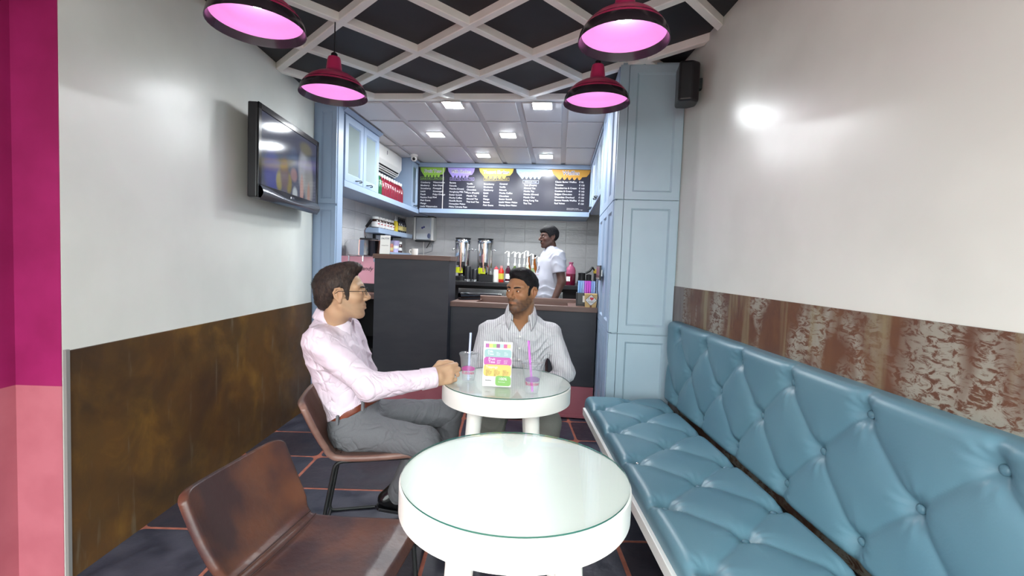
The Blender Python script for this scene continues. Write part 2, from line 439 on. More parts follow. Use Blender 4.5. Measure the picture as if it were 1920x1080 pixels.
# menu ledge below the board
lg = kthing('menu_ledge', 'powder-blue ledge under the menu board at the back of the bar', 'shelf', (-1.91,6.26,1.965))
obj('ledge', MB().box(0,2.27,0,.68,0,.052), m_blue2, lg, bevel=.003)
obj('lip', MB().box(0,2.27,-.01,0,-.004,.056), m_blue2, lg, bevel=.002)
# tall block of cupboards at right
tr = kthing('tall_cupboard', 'tall pale-blue panelled cupboard block between the bench and the counter', 'cupboard', (.362,3.214,0))
obj('body', MB().box(0.004,.86,0.004,1.25,0,2.66), m_blue, tr)
for z0, z1 in ((0.02,.875),(.883,1.763),(1.771,2.64)):
    panel_door('door', (.43 if z0 < 1 else .43), z1-z0, tr, Matrix.Translation((.0,.0,z0)) @ Matrix.Translation((.0,0,0)), m_blue, fr=.066) if False else None
for z0, z1 in ((0.02,.875),(.883,1.763),(1.771,2.64)):
    fr = MB().box(-.014,.042,-.016,.01,z0,z1)
    obj('corner_post', fr, m_blue, tr, bevel=.002)
    panel_door('door', .352, z1-z0, tr, Matrix.Translation((.045,.004,z0)), m_blue, fr=.05)
    for y0, w in ((.02,.36),(.386,.36),(.752,.36)):
        panel_door('side_door', w, z1-z0-.0, tr, Matrix.Translation((.0,y0+w,z0)) @ TR(R_(-90),4,'Z'), m_blue2, fr=.06)
# wall cupboards along the right side
wr2 = kthing('wall_cupboard', 'row of pale-blue wall cupboards on the right of the menu board', 'cupboard', (.375,4.47,1.99))
obj('body', MB().box(0.004,.4,0,1.78,0,.6), m_blue2, wr2)
obj('cornice', MB().box(-.03,.4,0,1.78,.6,.642), m_blue2, wr2, bevel=.004)
for k in range(4):
    w = .43; y0 = .015+k*.44
    d = panel_door('door', w, .58, wr2, Matrix.Translation((0,y0+w,.01)) @ TR(R_(-90),4,'Z'), m_blue2, fr=.055, glass=m_frost)
    handle(d, Matrix.Translation((-.02,y0+(.36 if k % 2 == 0 else .07),.03)) @ TR(R_(-90),4,'Z'))

# ------------------------------------------------------------------ counters
ctr = kthing('service_counter', 'low charcoal counter with brown wood top and pink kick board', 'counter', (-.93,4.02,0))
obj('front_panel', MB().box(0,1.262,.035,.05,.285,.93), m_counter, ctr)
obj('kick_board', MB().box(0,1.262,.03,.05,.012,.282), m_pink, ctr)
obj('kick_frame', MB().box(0,1.262,.02,.03,.012,.035).box(.255,.268,.024,.03,.035,.28), m_pink, ctr)
wt = MB().box(0,1.266,0,.09,.93,.972).box(0,.21,.09,.44,.93,.972).box(1.02,1.266,.09,.44,.93,.972).box(0,1.266,.44,.56,.93,1.0).box(.21,1.02,.09,.44,.92,.93)
obj('worktop', wt, m_wood, ctr, bevel=.002)
obj('carcass', MB().box(0.0,1.25,.05,.55,.02,.92), m_dark, ctr)
colm = kthing('till_column', 'tall charcoal pedestal with a brown wood top left of the counter', 'counter', (-1.59,3.95,0))
obj('body', MB().box(0,.66,0,.26,0,1.322), m_counter, colm, bevel=.002)
obj('kick_board', MB().box(0,.66,-.006,0,.01,.285), m_pink, colm)
obj('worktop', MB().box(-.012,.672,-.012,.265,1.322,1.362), m_wood, colm, bevel=.002)
lw = kthing('side_worktop', 'brown wood worktop with dark open front behind the seated man in pink', 'counter', (-2.30,4.42,0))
obj('worktop', MB().box(0,1.0,0,.9,.925,.975), m_wood, lw, bevel=.002)
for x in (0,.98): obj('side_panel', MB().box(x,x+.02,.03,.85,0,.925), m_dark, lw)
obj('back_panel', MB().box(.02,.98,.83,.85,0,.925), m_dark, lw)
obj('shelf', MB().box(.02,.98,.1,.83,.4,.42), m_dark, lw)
obj('rack_bar', MB().tube([(.30,.05,.93),(.30,.05,.75)], .006).tube([(.34,.05,.93),(.34,.05,.75)], .006), m_chrome, lw)
bc = kthing('back_counter', 'black counter with steel drawer fronts along the back wall', 'counter', (-1.40,5.95,0))
obj('worktop', MB().box(0,2.55,-.03,.95,1.02,1.07), m_plastic_b, bc, bevel=.003)
obj('carcass', MB().box(.0,2.55,.06,.9,0,1.02), m_dark, bc)
for x0 in (.12,.80,):
    d = obj('drawer', MB().box(x0,x0+.66,.03,.06,.80,.985), m_steel, bc, bevel=.004)
    obj('handle', MB().box(x0+.1,x0+.56,.0,.03,.90,.925), m_chrome, d, bevel=.004)
    d = obj('drawer', MB().box(x0,x0+.66,.03,.06,.55,.78), m_steel, bc, bevel=.004)
    obj('handle', MB().box(x0+.1,x0+.56,.0,.03,.70,.725), m_chrome, d, bevel=.004)
# ------------------------------------------------------------------ lights of the place
def pendant(label):
    t = thing('pendant_lamp', label, 'lamp', (0,0,0), 0, 'raspberry pendant lamps')
    outer = [(.178,.035),(.165,.056),(.15,.075),(.128,.095),(.10,.112),(.072,.124),(.05,.131),(.043,.140),(.041,.16),(.036,.20),(.032,.213),(.0,.216)]
    inner = [(.0,.13),(.05,.122),(.10,.105),(.145,.073),(.160,.055),(.172,.034)]
    sh = obj('shade', MB().lathe(outer, 40, cap=False), m_lampp, t, smooth=50)
    obj('inner_shade', MB().lathe(inner, 40, cap=False), m_lampin, sh, smooth=50)
    obj('rim_band', MB().lathe([(.160,.063),(.1785,.035),(.185,.008),(.186,.0),(.184,.0),(.182,.008),(.172,.034)], 40, cap=False), m_lampb, sh, smooth=50)
    obj('bulb', MB().lathe([(.0,.085),(.022,.088),(.036,.10),(.038,.112),(.03,.125),(.0,.13)], 20), m_bulb, t, smooth='all')
    obj('cap', MB().lathe([(.018,.212),(.018,.232),(.010,.24),(.0,.242)], 16), m_plastic_b, t, smooth=50)
    obj('cord', MB().tube([(0,0,.24),(.002,0,.42)], .0035, 6), m_plastic_b, t)
    return t
p0 = pendant('raspberry pendant lamp with black rim, far left, hanging in front of the wall cupboard'); p0.location = (-1.015,2.745,2.232)
dup(p0, (.475,2.712,2.238), 0, 'raspberry pendant lamp with black rim, far right, hanging beside the tall blue cupboard')
dup(p0, (-1.05,1.99,2.24), 0, 'large near raspberry pendant lamp with black rim at the top left, over the television wall')
dup(p0, (.448,1.99,2.245), 0, 'large near raspberry pendant lamp with black rim at the top right')
ledn = ['front row left','front row right','middle row left','middle row right','back row left','back row right']
for k, (x, y) in enumerate([(-.942,3.955),(-.193,3.97),(-1.333,4.875),(-.575,4.875),(-.982,5.79),(-.213,5.80)]):
    if k == 0:
        t = l0 = kthing('ceiling_light', 'square white LED ceiling panel, '+ledn[k], 'ceiling light', (x,y,KZ-.012), 0, 'square LED panels in the bar ceiling')
        obj('frame', MB().box(-.082,.082,-.082,.082,-.008,0), m_white, t, bevel=.002)
        obj('diffuser', MB().box(-.074,.074,-.074,.074,-.010,-.008), m_led, t)
    else: dup(l0, kw(x,y,KZ-.012), KA, 'square white LED ceiling panel, '+ledn[k])

# ------------------------------------------------------------------ television
tv = thing('television', 'black flat television on a bracket on the left wall', 'television', (-1.55,3.42,1.957))
# local frame: built directly in world axes around the root, screen faces +x
TVT = Matrix.Rotation(R_(1.5),4,'Z')
W2, H2 = .492, .288
obj('housing', MB().box(-.062,-.004,-W2,W2,-H2,H2,TVT), m_plastic_b, tv, bevel=.008)
bz = MB()
for y0,y1,z0,z1 in ((-W2,W2,H2-.04,H2),(-W2,-W2+.04,-H2,H2),(W2-.04,W2,-H2,H2),(-W2,W2,-H2,-H2+.085)): bz.box(-.004,.006,y0,y1,z0,z1,TVT)
obj('bezel', bz, m_plastic_g, tv, bevel=.003)
m_scr = bpy.data.materials.new('screen_picture'); m_scr.use_nodes = True
nt = m_scr.node_tree; b = nt.nodes['Principled BSDF']; L = nt.links.new
b.inputs['Base Color'].default_value = (.01,.01,.012,1); b.inputs['Roughness'].default_value = .08
tc = nt.nodes.new('ShaderNodeTexCoord'); sx = nt.nodes.new('ShaderNodeSeparateXYZ'); L(tc.outputs['Object'], sx.inputs[0])
def blob(cy, cz, ry, rz, soft=.6):
    def sub(o, c, r):
        a = nt.nodes.new('ShaderNodeMath'); a.operation = 'SUBTRACT'; L(o, a.inputs[0]); a.inputs[1].default_value = c
        d = nt.nodes.new('ShaderNodeMath'); d.operation = 'DIVIDE'; L(a.outputs[0], d.inputs[0]); d.inputs[1].default_value = r
        p = nt.nodes.new('ShaderNodeMath'); p.operation = 'MULTIPLY'; L(d.outputs[0], p.inputs[0]); L(d.outputs[0], p.inputs[1]); return p.outputs[0]
    s = nt.nodes.new('ShaderNodeMath'); L(sub(sx.outputs[1], cy, ry), s.inputs[0]); L(sub(sx.outputs[2], cz, rz), s.inputs[1])
    r = nt.nodes.new('ShaderNodeMapRange'); r.inputs[1].default_value = 1+soft*.5; r.inputs[2].default_value = 1-soft; L(s.outputs[0], r.inputs[0]); return r.outputs[0]
cur = None
def layer(f, col):
    global cur
    x = nt.nodes.new('ShaderNodeMix'); x.data_type = 'RGBA'; L(f, x.inputs[0])
    if cur is None: x.inputs[6].default_value = rgb(58,66,92)
    else: L(cur, x.inputs[6])
    x.inputs[7].default_value = col; cur = x.outputs[2]
for a in [(-.30,-.1,.12,.14,rgb(52,62,150)),(-.20,-.14,.05,.07,rgb(150,140,70)),(-.05,-.13,.05,.08,rgb(140,125,50)),(-.12,-.08,.07,.12,rgb(96,70,70)),
          (.02,.02,.10,.10,rgb(60,78,112)),(.03,.09,.05,.05,rgb(70,86,120)),(.03,-.06,.06,.05,rgb(160,126,128)),(.20,.0,.10,.16,rgb(168,172,176)),(.17,-.15,.035,.12,rgb(190,150,140)),
          (.30,-.08,.09,.2,rgb(150,152,150)),(.30,-.17,.03,.1,rgb(178,140,126)),(.24,.17,.12,.05,rgb(110,108,80)),(.05,-.19,.045,.05,rgb(190,200,205))]:
    layer(blob(*a[:4]), a[4])
L(cur, b.inputs['Emission Color']); b.inputs['Emission Strength'].default_value = .40
obj('screen', MB().box(-.004,.0015,-W2+.04,W2-.04,-H2+.085,H2-.04,TVT), m_scr, tv)
lipf = lambda u, v: TVT @ Vector((.004+.032*math.sin(PI*v)*(1-.25*math.cos(2*PI*u)), -W2+.02+(2*W2-.04)*u, -H2-.01+.085*v+(.03*math.cos(2*PI*u)-.02)*v*.6))
obj('speaker_lip', MB().grid(lipf, 40, 9), mat('silver_grey_plastic', rgb(96,100,108), .22, metal=.5), tv, smooth='all')
obj('sensor', MB().box(.006,.009,-.03,.03,-H2+.05,-H2+.066,TVT), m_chrome, tv, bevel=.002)
obj('wall_bracket', MB().box(-.136,-.06,-.09,.09,-.12,.12).box(-.136,-.128,-.2,.2,-.18,.18), m_matteb, tv)
# wall speaker
sp = thing('wall_speaker', 'small black loudspeaker high on the right wall beside the tall cupboard', 'speaker', (1.035,2.86,2.42), R_(-12))
obj('cabinet', MB().prism([(-.055,-.075),(.02,-.085),(.065,-.05),(.065,.05),(.02,.085),(-.055,.075)], -.115, .115), m_plastic_b, sp, bevel=.014, seg=3)
obj('bracket', MB().box(.05,.085,-.02,.02,-.03,.03), m_matteb, sp)
# cctv
cc = kthing('security_camera', 'small white dome security camera on the bar ceiling corner', 'camera', (-1.86,5.82,KZ-.012))
obj('base', MB().lathe([(.045,0),(.045,-.02),(.03,-.03),(.0,-.03)], 20), m_white, cc, smooth=50)
obj('ball', MB().lathe([(.0,-.085),(.02,-.082),(.035,-.065),(.038,-.045),(.03,-.022),(0,-.02)], 20), m_white, cc, smooth='all')
obj('lens', MB().lathe([(.018,0),(.018,.012),(.012,.016),(0,.016)], 16, T=Matrix.Translation((.01,-.03,-.058)) @ TR(R_(100),4,'X')), m_plastic_g, cc, smooth=50)
# air conditioner
ac = kthing('air_conditioner', 'white split air conditioner between the two wall cupboards', 'air conditioner', (-2.05,4.93,2.345))
prof = [(-.24,0),(-.10,0.0),(-.05,.02),(-.03,.06),(-.0,.11),(.0,.26),(-.02,.285),(-.24,.285)]
TX = Matrix(((1,0,0,0),(0,0,1,0),(0,1,0,0),(0,0,0,1)))
obj('housing', MB().prism(prof, 0, .99, TX), m_white, ac, bevel=.008)
v = MB().add([(-.098,.06,-.002),(-.098,.93,-.002),(-.026,.93,.062),(-.026,.06,.062),(-.09,.06,-.012),(-.09,.93,-.012),(-.016,.93,.058),(-.016,.06,.058)], [(0,1,2,3),(4,5,6,7),(0,4,5,1),(1,5,6,2),(2,6,7,3),(3,7,4,0)])
obj('outlet', v, m_dark, ac)
for k in range(3):
    q = .25+.25*k; p0_, p1_ = Vector((-.09,0,-.012)), Vector((-.014,0,.058)); c = p0_.lerp(p1_, q)
    obj('louvre', MB().box(c.x-.004,c.x+.018,.06,.93,c.z-.010,c.z-.004), m_white, ac)
obj('logo', MB().box(-.001,.0015,.47,.485,.19,.235), mat('grey_mark', rgb(90,94,104), .4), ac)
# juice bottles on the long shelf
def bottle(name, label, cat, body, cap, group, prof, capz, caph, capr, lab=None, labz=None):
    t = thing(name, label, cat, (0,0,0), 0, group)
    obj('glass', MB().lathe(prof, 14), body, t, smooth=50)
    obj('cap', MB().lathe([(capr,capz),(capr,capz+caph),(0,capz+caph+.002)], 12), cap, t, smooth=50)
    if lab:
        rr = max(r for r, z in prof)+.0008
        obj('label', MB().lathe([(rr,labz[0]),(rr,labz[1])], 14, cap=False), lab, t, smooth='all')
    return t
m_red = mat('dark_red_syrup', rgb(120,24,44), .12, coat=.5); m_green = mat('green_syrup', rgb(30,92,56), .12, coat=.5)
m_wlab = mat('white_paper_label', rgb(228,226,224), .5)
jp = [(.0,0),(.034,0),(.036,.01),(.036,.15),(.03,.175),(.014,.20),(.013,.225),(0,.225)]
gname = 'syrup bottles under the air conditioner'
fg = fr_ = None
nth = ['first','second','third','fourth','fifth','sixth','seventh','eighth','ninth','tenth','eleventh','twelfth']
idx = 0
for k in range(11):
    y = 4.92+.078*k
    g = k < 2
    x = -1.985
    lab = ('green syrup bottle with white cap on the long shelf, %s from the glass cupboard' % nth[k]) if g else ('dark red syrup bottle with white cap on the long shelf, %s from the green ones' % nth[k-2])
    if g and fg is None: fg = bottle('syrup_bottle', lab, 'bottle', m_green, m_white, gname, jp, .218, .03, .017); fg.location = kw(x,y,2.0)
    elif not g and fr_ is None: fr_ = bottle('syrup_bottle', lab, 'bottle', m_red, m_white, gname, jp, .218, .03, .017); fr_.location = kw(x,y,2.0)
    else: dup(fg if g else fr_, kw(x,y,2.0), 0, lab)
# ------------------------------------------------------------------ left back corner
cm = kthing('floss_machine', 'pink sweet machine with a wide round steel bowl behind the till column', 'machine', (-2.02,4.82,.975))
obj('base', MB().box(-.22,.24,-.16,.16,0,.085), m_plastic_b, cm, bevel=.004)
obj('cabinet', MB().box(-.215,.255,-.155,.155,.085,.362), mat('machine_pink', rgb(222,158,172), .4), cm, bevel=.006)
obj('bowl', MB().lathe([(.0,.37),(.19,.368),(.228,.372),(.232,.38),(.232,.525),(.236,.53),(.228,.53),(.224,.525),(.222,.39),(0,.385)], 40, (0,0,0)), m_chrome, cm, smooth=40)
for x in (-.13,.02,.14): obj('bowl_clip', MB().box(x-.006,x+.006,-.161,-.155,.31,.365), m_steel, cm)
def text(name, s, size, m, parent, T, align='LEFT', spacing=1.0, ext=.0006, shear=0, res=2, off=0):
    cu = bpy.data.curves.new(name, 'FONT'); cu.body = s; cu.size = size; cu.align_x = align; cu.resolution_u = res
    cu.space_line = spacing; cu.extrude = ext; cu.shear = shear; cu.offset = off
    o = bpy.data.objects.new(name+'_tmp', cu); link(o)
    dg = bpy.context.evaluated_depsgraph_get()
    me = bpy.data.meshes.new_from_object(o.evaluated_get(dg))
    bpy.data.objects.remove(o); bpy.data.curves.remove(cu)
    me.transform(T); me.name = name; me.materials.clear(); me.materials.append(m)
    r = link(bpy.data.objects.new(name, me)); r.parent = parent
    return r
TF = TR(R_(90),4,'X')       # text standing upright, reading towards -y
m_ink = mat('dark_ink', rgb(40,34,44), .6)
text('lettering', 'Candy', .06, m_ink, cm, Matrix.Translation((-.03,-.1565,.22)) @ TF, shear=.3)
# waffle iron with raised handle on a stool shelf behind
wi = kthing('waffle_iron', 'dark waffle iron with a raised black handle behind the steel bowl', 'waffle iron', (-2.215,5.20,.975))
obj('stand', MB().box(-.085,.11,.0,.25,.0,.50), m_steel, wi, bevel=.004)
obj('plate', MB().prism([(-.085,-.02),(.10,-.02),(.10,.22),(-.085,.22)], .50, .535).prism([(-.06,.0),(.085,.0),(.085,.2),(-.06,.2)], .535, .575), m_plastic_b, wi, bevel=.006)
obj('arm', MB().tube([(.0,.05,.57),(-.01,.02,.62),(.0,-.01,.66),(.035,-.03,.71)], [.016,.010,.008,.008], 8), m_steel, wi, smooth=50)
obj('handle', MB().tube([(.03,-.028,.70),(.095,-.05,.775)], .017, 10), m_plastic_b, wi, smooth=50)
# upper wall shelf with jars
us = kthing('wall_shelf', 'upper powder-blue wall shelf carrying spread jars and bottles', 'shelf', (KXL+.007,5.42,1.655))
obj('board', MB().box(0,.175,0,1.28,-.03,.03), m_blue2, us, bevel=.003)
for y in (.25,.85): obj('bracket', MB().box(0,.03,y,y+.035,-.17,-.03).box(0,.15,y,y+.035,-.045,-.03), m_matteb, us)
ls = kthing('wall_shelf', 'lower powder-blue wall shelf with a lilac cup, partly behind the till column', 'shelf', (KXL+.007,5.55,1.385))
obj('board', MB().box(0,.2,0,1.05,-.03,.025), m_blue2, ls, bevel=.003)
m_choc = mat('chocolate_spread', rgb(62,36,28), .2, coat=.4); m_redl = mat('red_lettering', rgb(190,48,40), .5)
jprof = [(0,0),(.040,0),(.044,.008),(.044,.09),(.036,.105),(.036,.11),(0,.11)]
jar0 = None
for k in range(6):
    y = 5.50+.105*k
    lab = 'chocolate spread jar on the upper wall shelf, %s from the front' % nth[k]
    if jar0 is None:
        jar0 = bottle('spread_jar', lab, 'jar', m_choc, m_white, 'spread jars on the upper wall shelf', jprof, .108, .028, .040, m_wlab, (.012,.075))
        text('lettering', 'nutella', .024, m_redl, jar0, Matrix.Translation((.0452,-.036,.045)) @ TR(R_(90),4,'Z') @ TF)
        jar0.location = kw(-2.215,y,1.685); jar0.rotation_euler = (0,0,KA)
    else: dup(jar0, kw(-2.215,y,1.685), KA, lab)
m_yel = mat('mustard_yellow_plastic', rgb(222,196,40), .35)
yb = kthing('squeeze_bottle', 'yellow squeeze bottle with white nozzle on the upper wall shelf', 'bottle', (-2.205,6.17,1.685))
obj('body', MB().lathe([(0,0),(.032,0),(.034,.01),(.034,.125),(.022,.145),(0,.145)], 16), m_yel, yb, smooth=50)
obj('nozzle', MB().lathe([(.022,.142),(.02,.16),(.008,.17),(.004,.215),(0,.216)], 12), m_white, yb, smooth=50)
db = None
m_darkg = mat('dark_sauce_bottle', rgb(24,22,30), .1, coat=.5); m_ylab = mat('cream_paper_label', rgb(196,180,120), .5)
bp_ = [(0,0),(.028,0),(.03,.01),(.03,.12),(.014,.16),(.013,.19),(0,.19)]
for k in range(4):
    lab = 'dark sauce bottle with cream label on the upper wall shelf, %s after the yellow bottle' % nth[k]
    if db is None:
        db = bottle('sauce_bottle', lab, 'bottle', m_darkg, m_plastic_b, 'dark sauce bottles on the upper wall shelf', bp_, .185, .022, .015, m_ylab, (.03,.09)); db.location = kw(-2.20,6.29,1.685)
    else: dup(db, kw(-2.20,6.29+.075*k,1.685), 0, lab)
m_lilac = mat('lilac_plastic', rgb(196,186,226), .4)
lc = kthing('plastic_cup', 'lilac cup standing on the lower wall shelf', 'cup', (-2.20,6.15,1.41))
obj('body', MB().lathe([(0,0),(.045,0),(.062,.155),(.066,.158),(.06,.158),(.058,.15),(.04,.01),(0,.01)], 20), m_lilac, lc, smooth=50)
obj('band', MB().lathe([(.0505,.05),(.0555,.09)], 20, cap=False), m_white, lc, smooth='all')
sj = bottle('spice_jar', 'small brown jar with white cap right of the lilac cup', 'jar', mat('brown_glass', rgb(70,48,50), .15), m_white, None, [(0,0),(.03,0),(.03,.11),(.024,.12),(0,.12)], .12, .03, .028, m_wlab, (.03,.07)); sj.location = kw(-2.19,6.32,1.41)
sj2 = bottle('spice_jar', 'small reddish jar with grey cap behind the payment card, left of the lilac cup', 'jar', mat('paprika', rgb(160,96,80), .3), mat('grey_cap', rgb(120,116,130), .4), None, [(0,0),(.032,0),(.032,.10),(.026,.11),(0,.11)], .11, .028, .03, m_ylab, (.02,.06)); sj2.location = kw(-2.19,5.98,1.41)
# payment sign on the column
pc = kthing('payment_sign', 'white upright payment card on the till column', 'sign', (-1.545,4.06,1.362), R_(4))
TT = TR(R_(-8),4,'X')
obj('card', MB().box(-.045,.045,0,.003,0,.168,TT), m_white, pc)
obj('stand', MB().box(-.05,.05,-.01,.05,0,.006), m_glass, pc)
text('lettering', 'PAYTM', .022, mat('navy_ink', rgb(30,40,90), .6), pc, TT @ Matrix.Translation((0,-.0006,.132)) @ TF, 'CENTER')
text('small_print', 'Accepted Here', .010, m_ink, pc, TT @ Matrix.Translation((0,-.0006,.075)) @ TF, 'CENTER')
mg = kthing('mug', 'small white mug on the till column', 'mug', (-1.292,4.13,1.362))
obj('body', MB().lathe([(0,0),(.026,0),(.029,.01),(.029,.058),(.026,.058),(.025,.008),(0,.008)], 20), m_white, mg, smooth=50)
obj('handle', MB().tube([(-.027,0,.045),(-.045,0,.045),(-.048,0,.03),(-.04,0,.014),(-.027,0,.014)], .005, 8), m_white, mg, smooth=50)
# water purifier
wp = kthing('water_purifier', 'white and silver wall water purifier with black top under the menu ledge', 'water purifier', (-2.0,6.94,1.592))
obj('housing', MB().prism([(-.155,0),(-.15,-.16),(.15,-.16),(.155,0)], .02, .36), m_white, wp, bevel=.012, seg=3)
obj('front_cover', MB().prism([(-.12,-.16),(-.1,-.175),(.1,-.175),(.12,-.16)], .03, .35), mat('silver_plastic', rgb(196,200,206), .15, metal=.3), wp, bevel=.006)
obj('top_cap', MB().prism([(-.15,0),(-.15,-.165),(0,-.185),(.15,-.165),(.15,0)], .355, .378), m_plastic_b, wp, bevel=.006)
obj('base', MB().prism([(-.13,-.02),(-.12,-.165),(.12,-.165),(.13,-.02)], .0, .022), m_plastic_b, wp, bevel=.003)
obj('dial', MB().lathe([(.024,0),(.024,.004),(.016,.006),(0,.006)], 20, T=Matrix.Translation((.09,-.176,.085)) @ TR(R_(90),4,'X') @ Matrix.Scale(1.6,4,(0,1,0))), mat('steel_blue_dial', rgb(92,100,130), .25), wp, smooth=50)
obj('emblem', MB().lathe([(.016,0),(.010,.003),(0,.003)], 14, T=Matrix.Translation((-.012,-.175,.20)) @ TR(R_(90),4,'X')).lathe([(.014,0),(.009,.003),(0,.003)], 14, T=Matrix.Translation((.014,-.175,.212)) @ TR(R_(90),4,'X')), mat('navy_mark', rgb(44,48,110), .4), wp, smooth=50)
obj('hose', MB().tube([(-.01,-.1,.01),(-.01,-.08,-.2),(-.02,-.03,-.6)], .006, 6), m_white, wp, smooth=50)
obj('cable', MB().tube([(.07,-.06,.01),(.12,-.06,-.05),(.11,-.06,-.13),(.02,-.06,-.165),(-.12,-.05,-.18)], .006, 6), mat('grey_cable', rgb(140,144,150), .5), wp, smooth=50)
obj('cable', MB().tube([(.07,-.04,.0),(.02,-.04,-.09)], .005, 6), m_matteb, wp, smooth=50)
# ------------------------------------------------------------------ back counter things
def dispenser(label):
    t = thing('drink_dispenser', label, 'drink dispenser', (0,0,0), KA, 'steel drink dispensers')
    obj('base', MB().lathe([(0,0),(.12,0),(.12,.05),(.10,.06),(0,.06)], 28), m_plastic_b, t, smooth=40)
    obj('barrel', MB().lathe([(.0,.06),(.104,.06),(.108,.08),(.108,.50),(.112,.505),(.112,.53),(.095,.555),(0,.555)], 32), m_chrome, t, smooth=35)
    obj('lid', MB().lathe([(.098,.553),(.105,.558),(.105,.572),(.0,.576)], 28), m_plastic_b, t, smooth=40)
    obj('level_tube', MB().tube([(0,-.118,.13),(0,-.122,.50)], .012, 10), mat('copper_tint', rgb(216,170,150), .15, metal=.7), t, smooth=50)
    obj('tap', MB().box(.015,.055,-.15,-.10,.20,.25).box(-.055,-.03,-.13,-.10,.20,.25).tube([(.035,-.14,.2),(.035,-.145,.16)], .010), m_plastic_b, t, bevel=.004)
    for s in (-1,1): obj('handle', MB().tube([(s*.105,0,.42),(s*.135,-.01,.42),(s*.14,-.01,.40)], .009, 8), m_chrome, t, smooth=50)
    obj('label', MB().grid(lambda u,v: (.1095*math.sin(-.75+1.0*u), -.1095*math.cos(-.75+1.0*u), .10+.075*v), 10, 2), mat('yellow_green_sticker', rgb(206,214,40), .4), t, smooth='all')
    return t
ds = dispenser('left steel drink dispenser with yellow-green label, half behind the till column'); ds.location = kw(-1.313,6.35,1.07)
dup(ds, kw(-1.005,6.35,1.07), KA, 'right steel drink dispenser with yellow label on the back counter')
for k, (x, h, w_) in enumerate(((-1.19,.185,.042),(-1.095,.15,.045))):
    t = kthing('tumbler', ('tall','short')[k]+' black canister between the two steel dispensers', 'canister', (x,6.12,1.07))
    obj('body', MB().lathe([(0,0),(w_*.8,0),(w_,.01),(w_*.95,h),(w_*.8,h+.01),(0,h+.01)], 20), m_plastic_b, t, smooth=40)
    obj('base_ring', MB().lathe([(w_*.82,-.0),(w_*1.02,.0),(w_*1.02,.025),(w_*.9,.025)], 20), m_chrome, t, smooth=40)
bx = kthing('drip_box', 'low black box in front of the right steel dispenser', 'box', (-.955,6.13,1.07))
obj('body', MB().box(-.085,.1,-.05,.05,0,.085), m_plastic_b, bx, bevel=.004); obj('lid', MB().box(-.088,.103,-.053,.053,.085,.095), m_plastic_g, bx, bevel=.003)
wq = kthing('squeeze_bottle', 'white squeeze bottle with red cap on the back counter', 'bottle', (-.82,6.15,1.07))
obj('body', MB().lathe([(0,0),(.040,0),(.042,.01),(.034,.13),(.028,.165),(0,.165)], 18), m_white, wq, smooth=40)
obj('cap', MB().lathe([(.028,.163),(.027,.18),(.012,.19),(.008,.205),(0,.206)], 14), mat('red_cap', rgb(206,70,80), .4), wq, smooth=40)
rq = bottle('sauce_bottle', 'red sauce bottle with yellow label beside the white squeeze bottle', 'bottle', mat('chilli_red', rgb(196,44,32), .2, coat=.4), mat('pink_cap', rgb(214,150,150), .4), None, [(0,0),(.034,0),(.036,.01),(.036,.15),(.018,.175),(.016,.19),(0,.19)], .185, .028, .018, mat('yellow_label', rgb(206,190,70), .5), (.04,.115)); rq.location = kw(-.752,6.15,1.07)
# tiered rack with pump syrups
rk = kthing('bottle_rack', 'white tiered rack holding the pump syrup bottles', 'rack', (-.72,6.30,1.07))
for k in range(3): obj('tier', MB().box(0,.62,.0+.10*k,.10+.1*k,.0,.01+.035*k), m_white, rk, bevel=.003)
m_sg = glass_mat('bottle_glass', rgb(216,222,220))
syr = [(-.685,.44,rgb(70,20,40)),(-.605,.44,rgb(96,120,60)),(-.534,.43,rgb(226,220,200)),(-.478,.43,rgb(230,200,190)),(-.425,.455,rgb(200,214,190)),(-.36,.42,rgb(150,170,130)),(-.28,.385,rgb(60,34,30)),(-.20,.39,rgb(214,190,120))]
liq = ['dark maroon','olive green','milky','pale pink','pale green','green','dark brown','honey']
for k, (x, h, c) in enumerate(syr):
    back = k % 2
    z = 1.08+(.035 if back else 0)
    t = kthing('pump_bottle', 'pump-top syrup bottle with %s syrup on the white rack' % liq[k], 'bottle', (x,6.35+.1*back,z), 0, 'pump syrup bottles on the white rack')
    hb_ = h-.23-(.035 if back else 0)
    obj('glass', MB().lathe([(0,0),(.034,0),(.036,.01),(.036,hb_*.72),(.015,hb_*.92),(.014,hb_),(0,hb_)], 16), mat('syrup_'+liq[k].replace(' ','_'), c, .1, coat=.5), t, smooth=40)
    obj('label', MB().lathe([(.0368,.03),(.0368,.10)], 16, cap=False), m_wlab, t, smooth='all')
    obj('pump', MB().lathe([(.017,hb_),(.017,hb_+.03),(.009,hb_+.038),(.008,hb_+.11),(.017,hb_+.118),(.015,hb_+.175),(.008,hb_+.19),(0,hb_+.19)], 12).tube([(0,0,hb_+.182),(-.02,-.02,hb_+.19),(-.05,-.03,hb_+.165)], .0065, 6), m_white, t, smooth=40)
for k, x in enumerate((-.43,-.345)):
    t = bottle('spirit_bottle', 'amber bottle behind the pump syrups, ' + ('left' if k == 0 else 'right') + ' of the two', 'bottle', mat('amber_glass', rgb(150,84,30), .1, coat=.5), m_plastic_b, 'amber bottles behind the syrups', [(0,0),(.036,0),(.036,.2),(.014,.29),(.013,.36),(0,.36)], .355, .025, .016, m_wlab, (.06,.13)); t.location = kw(x,6.62,1.07)
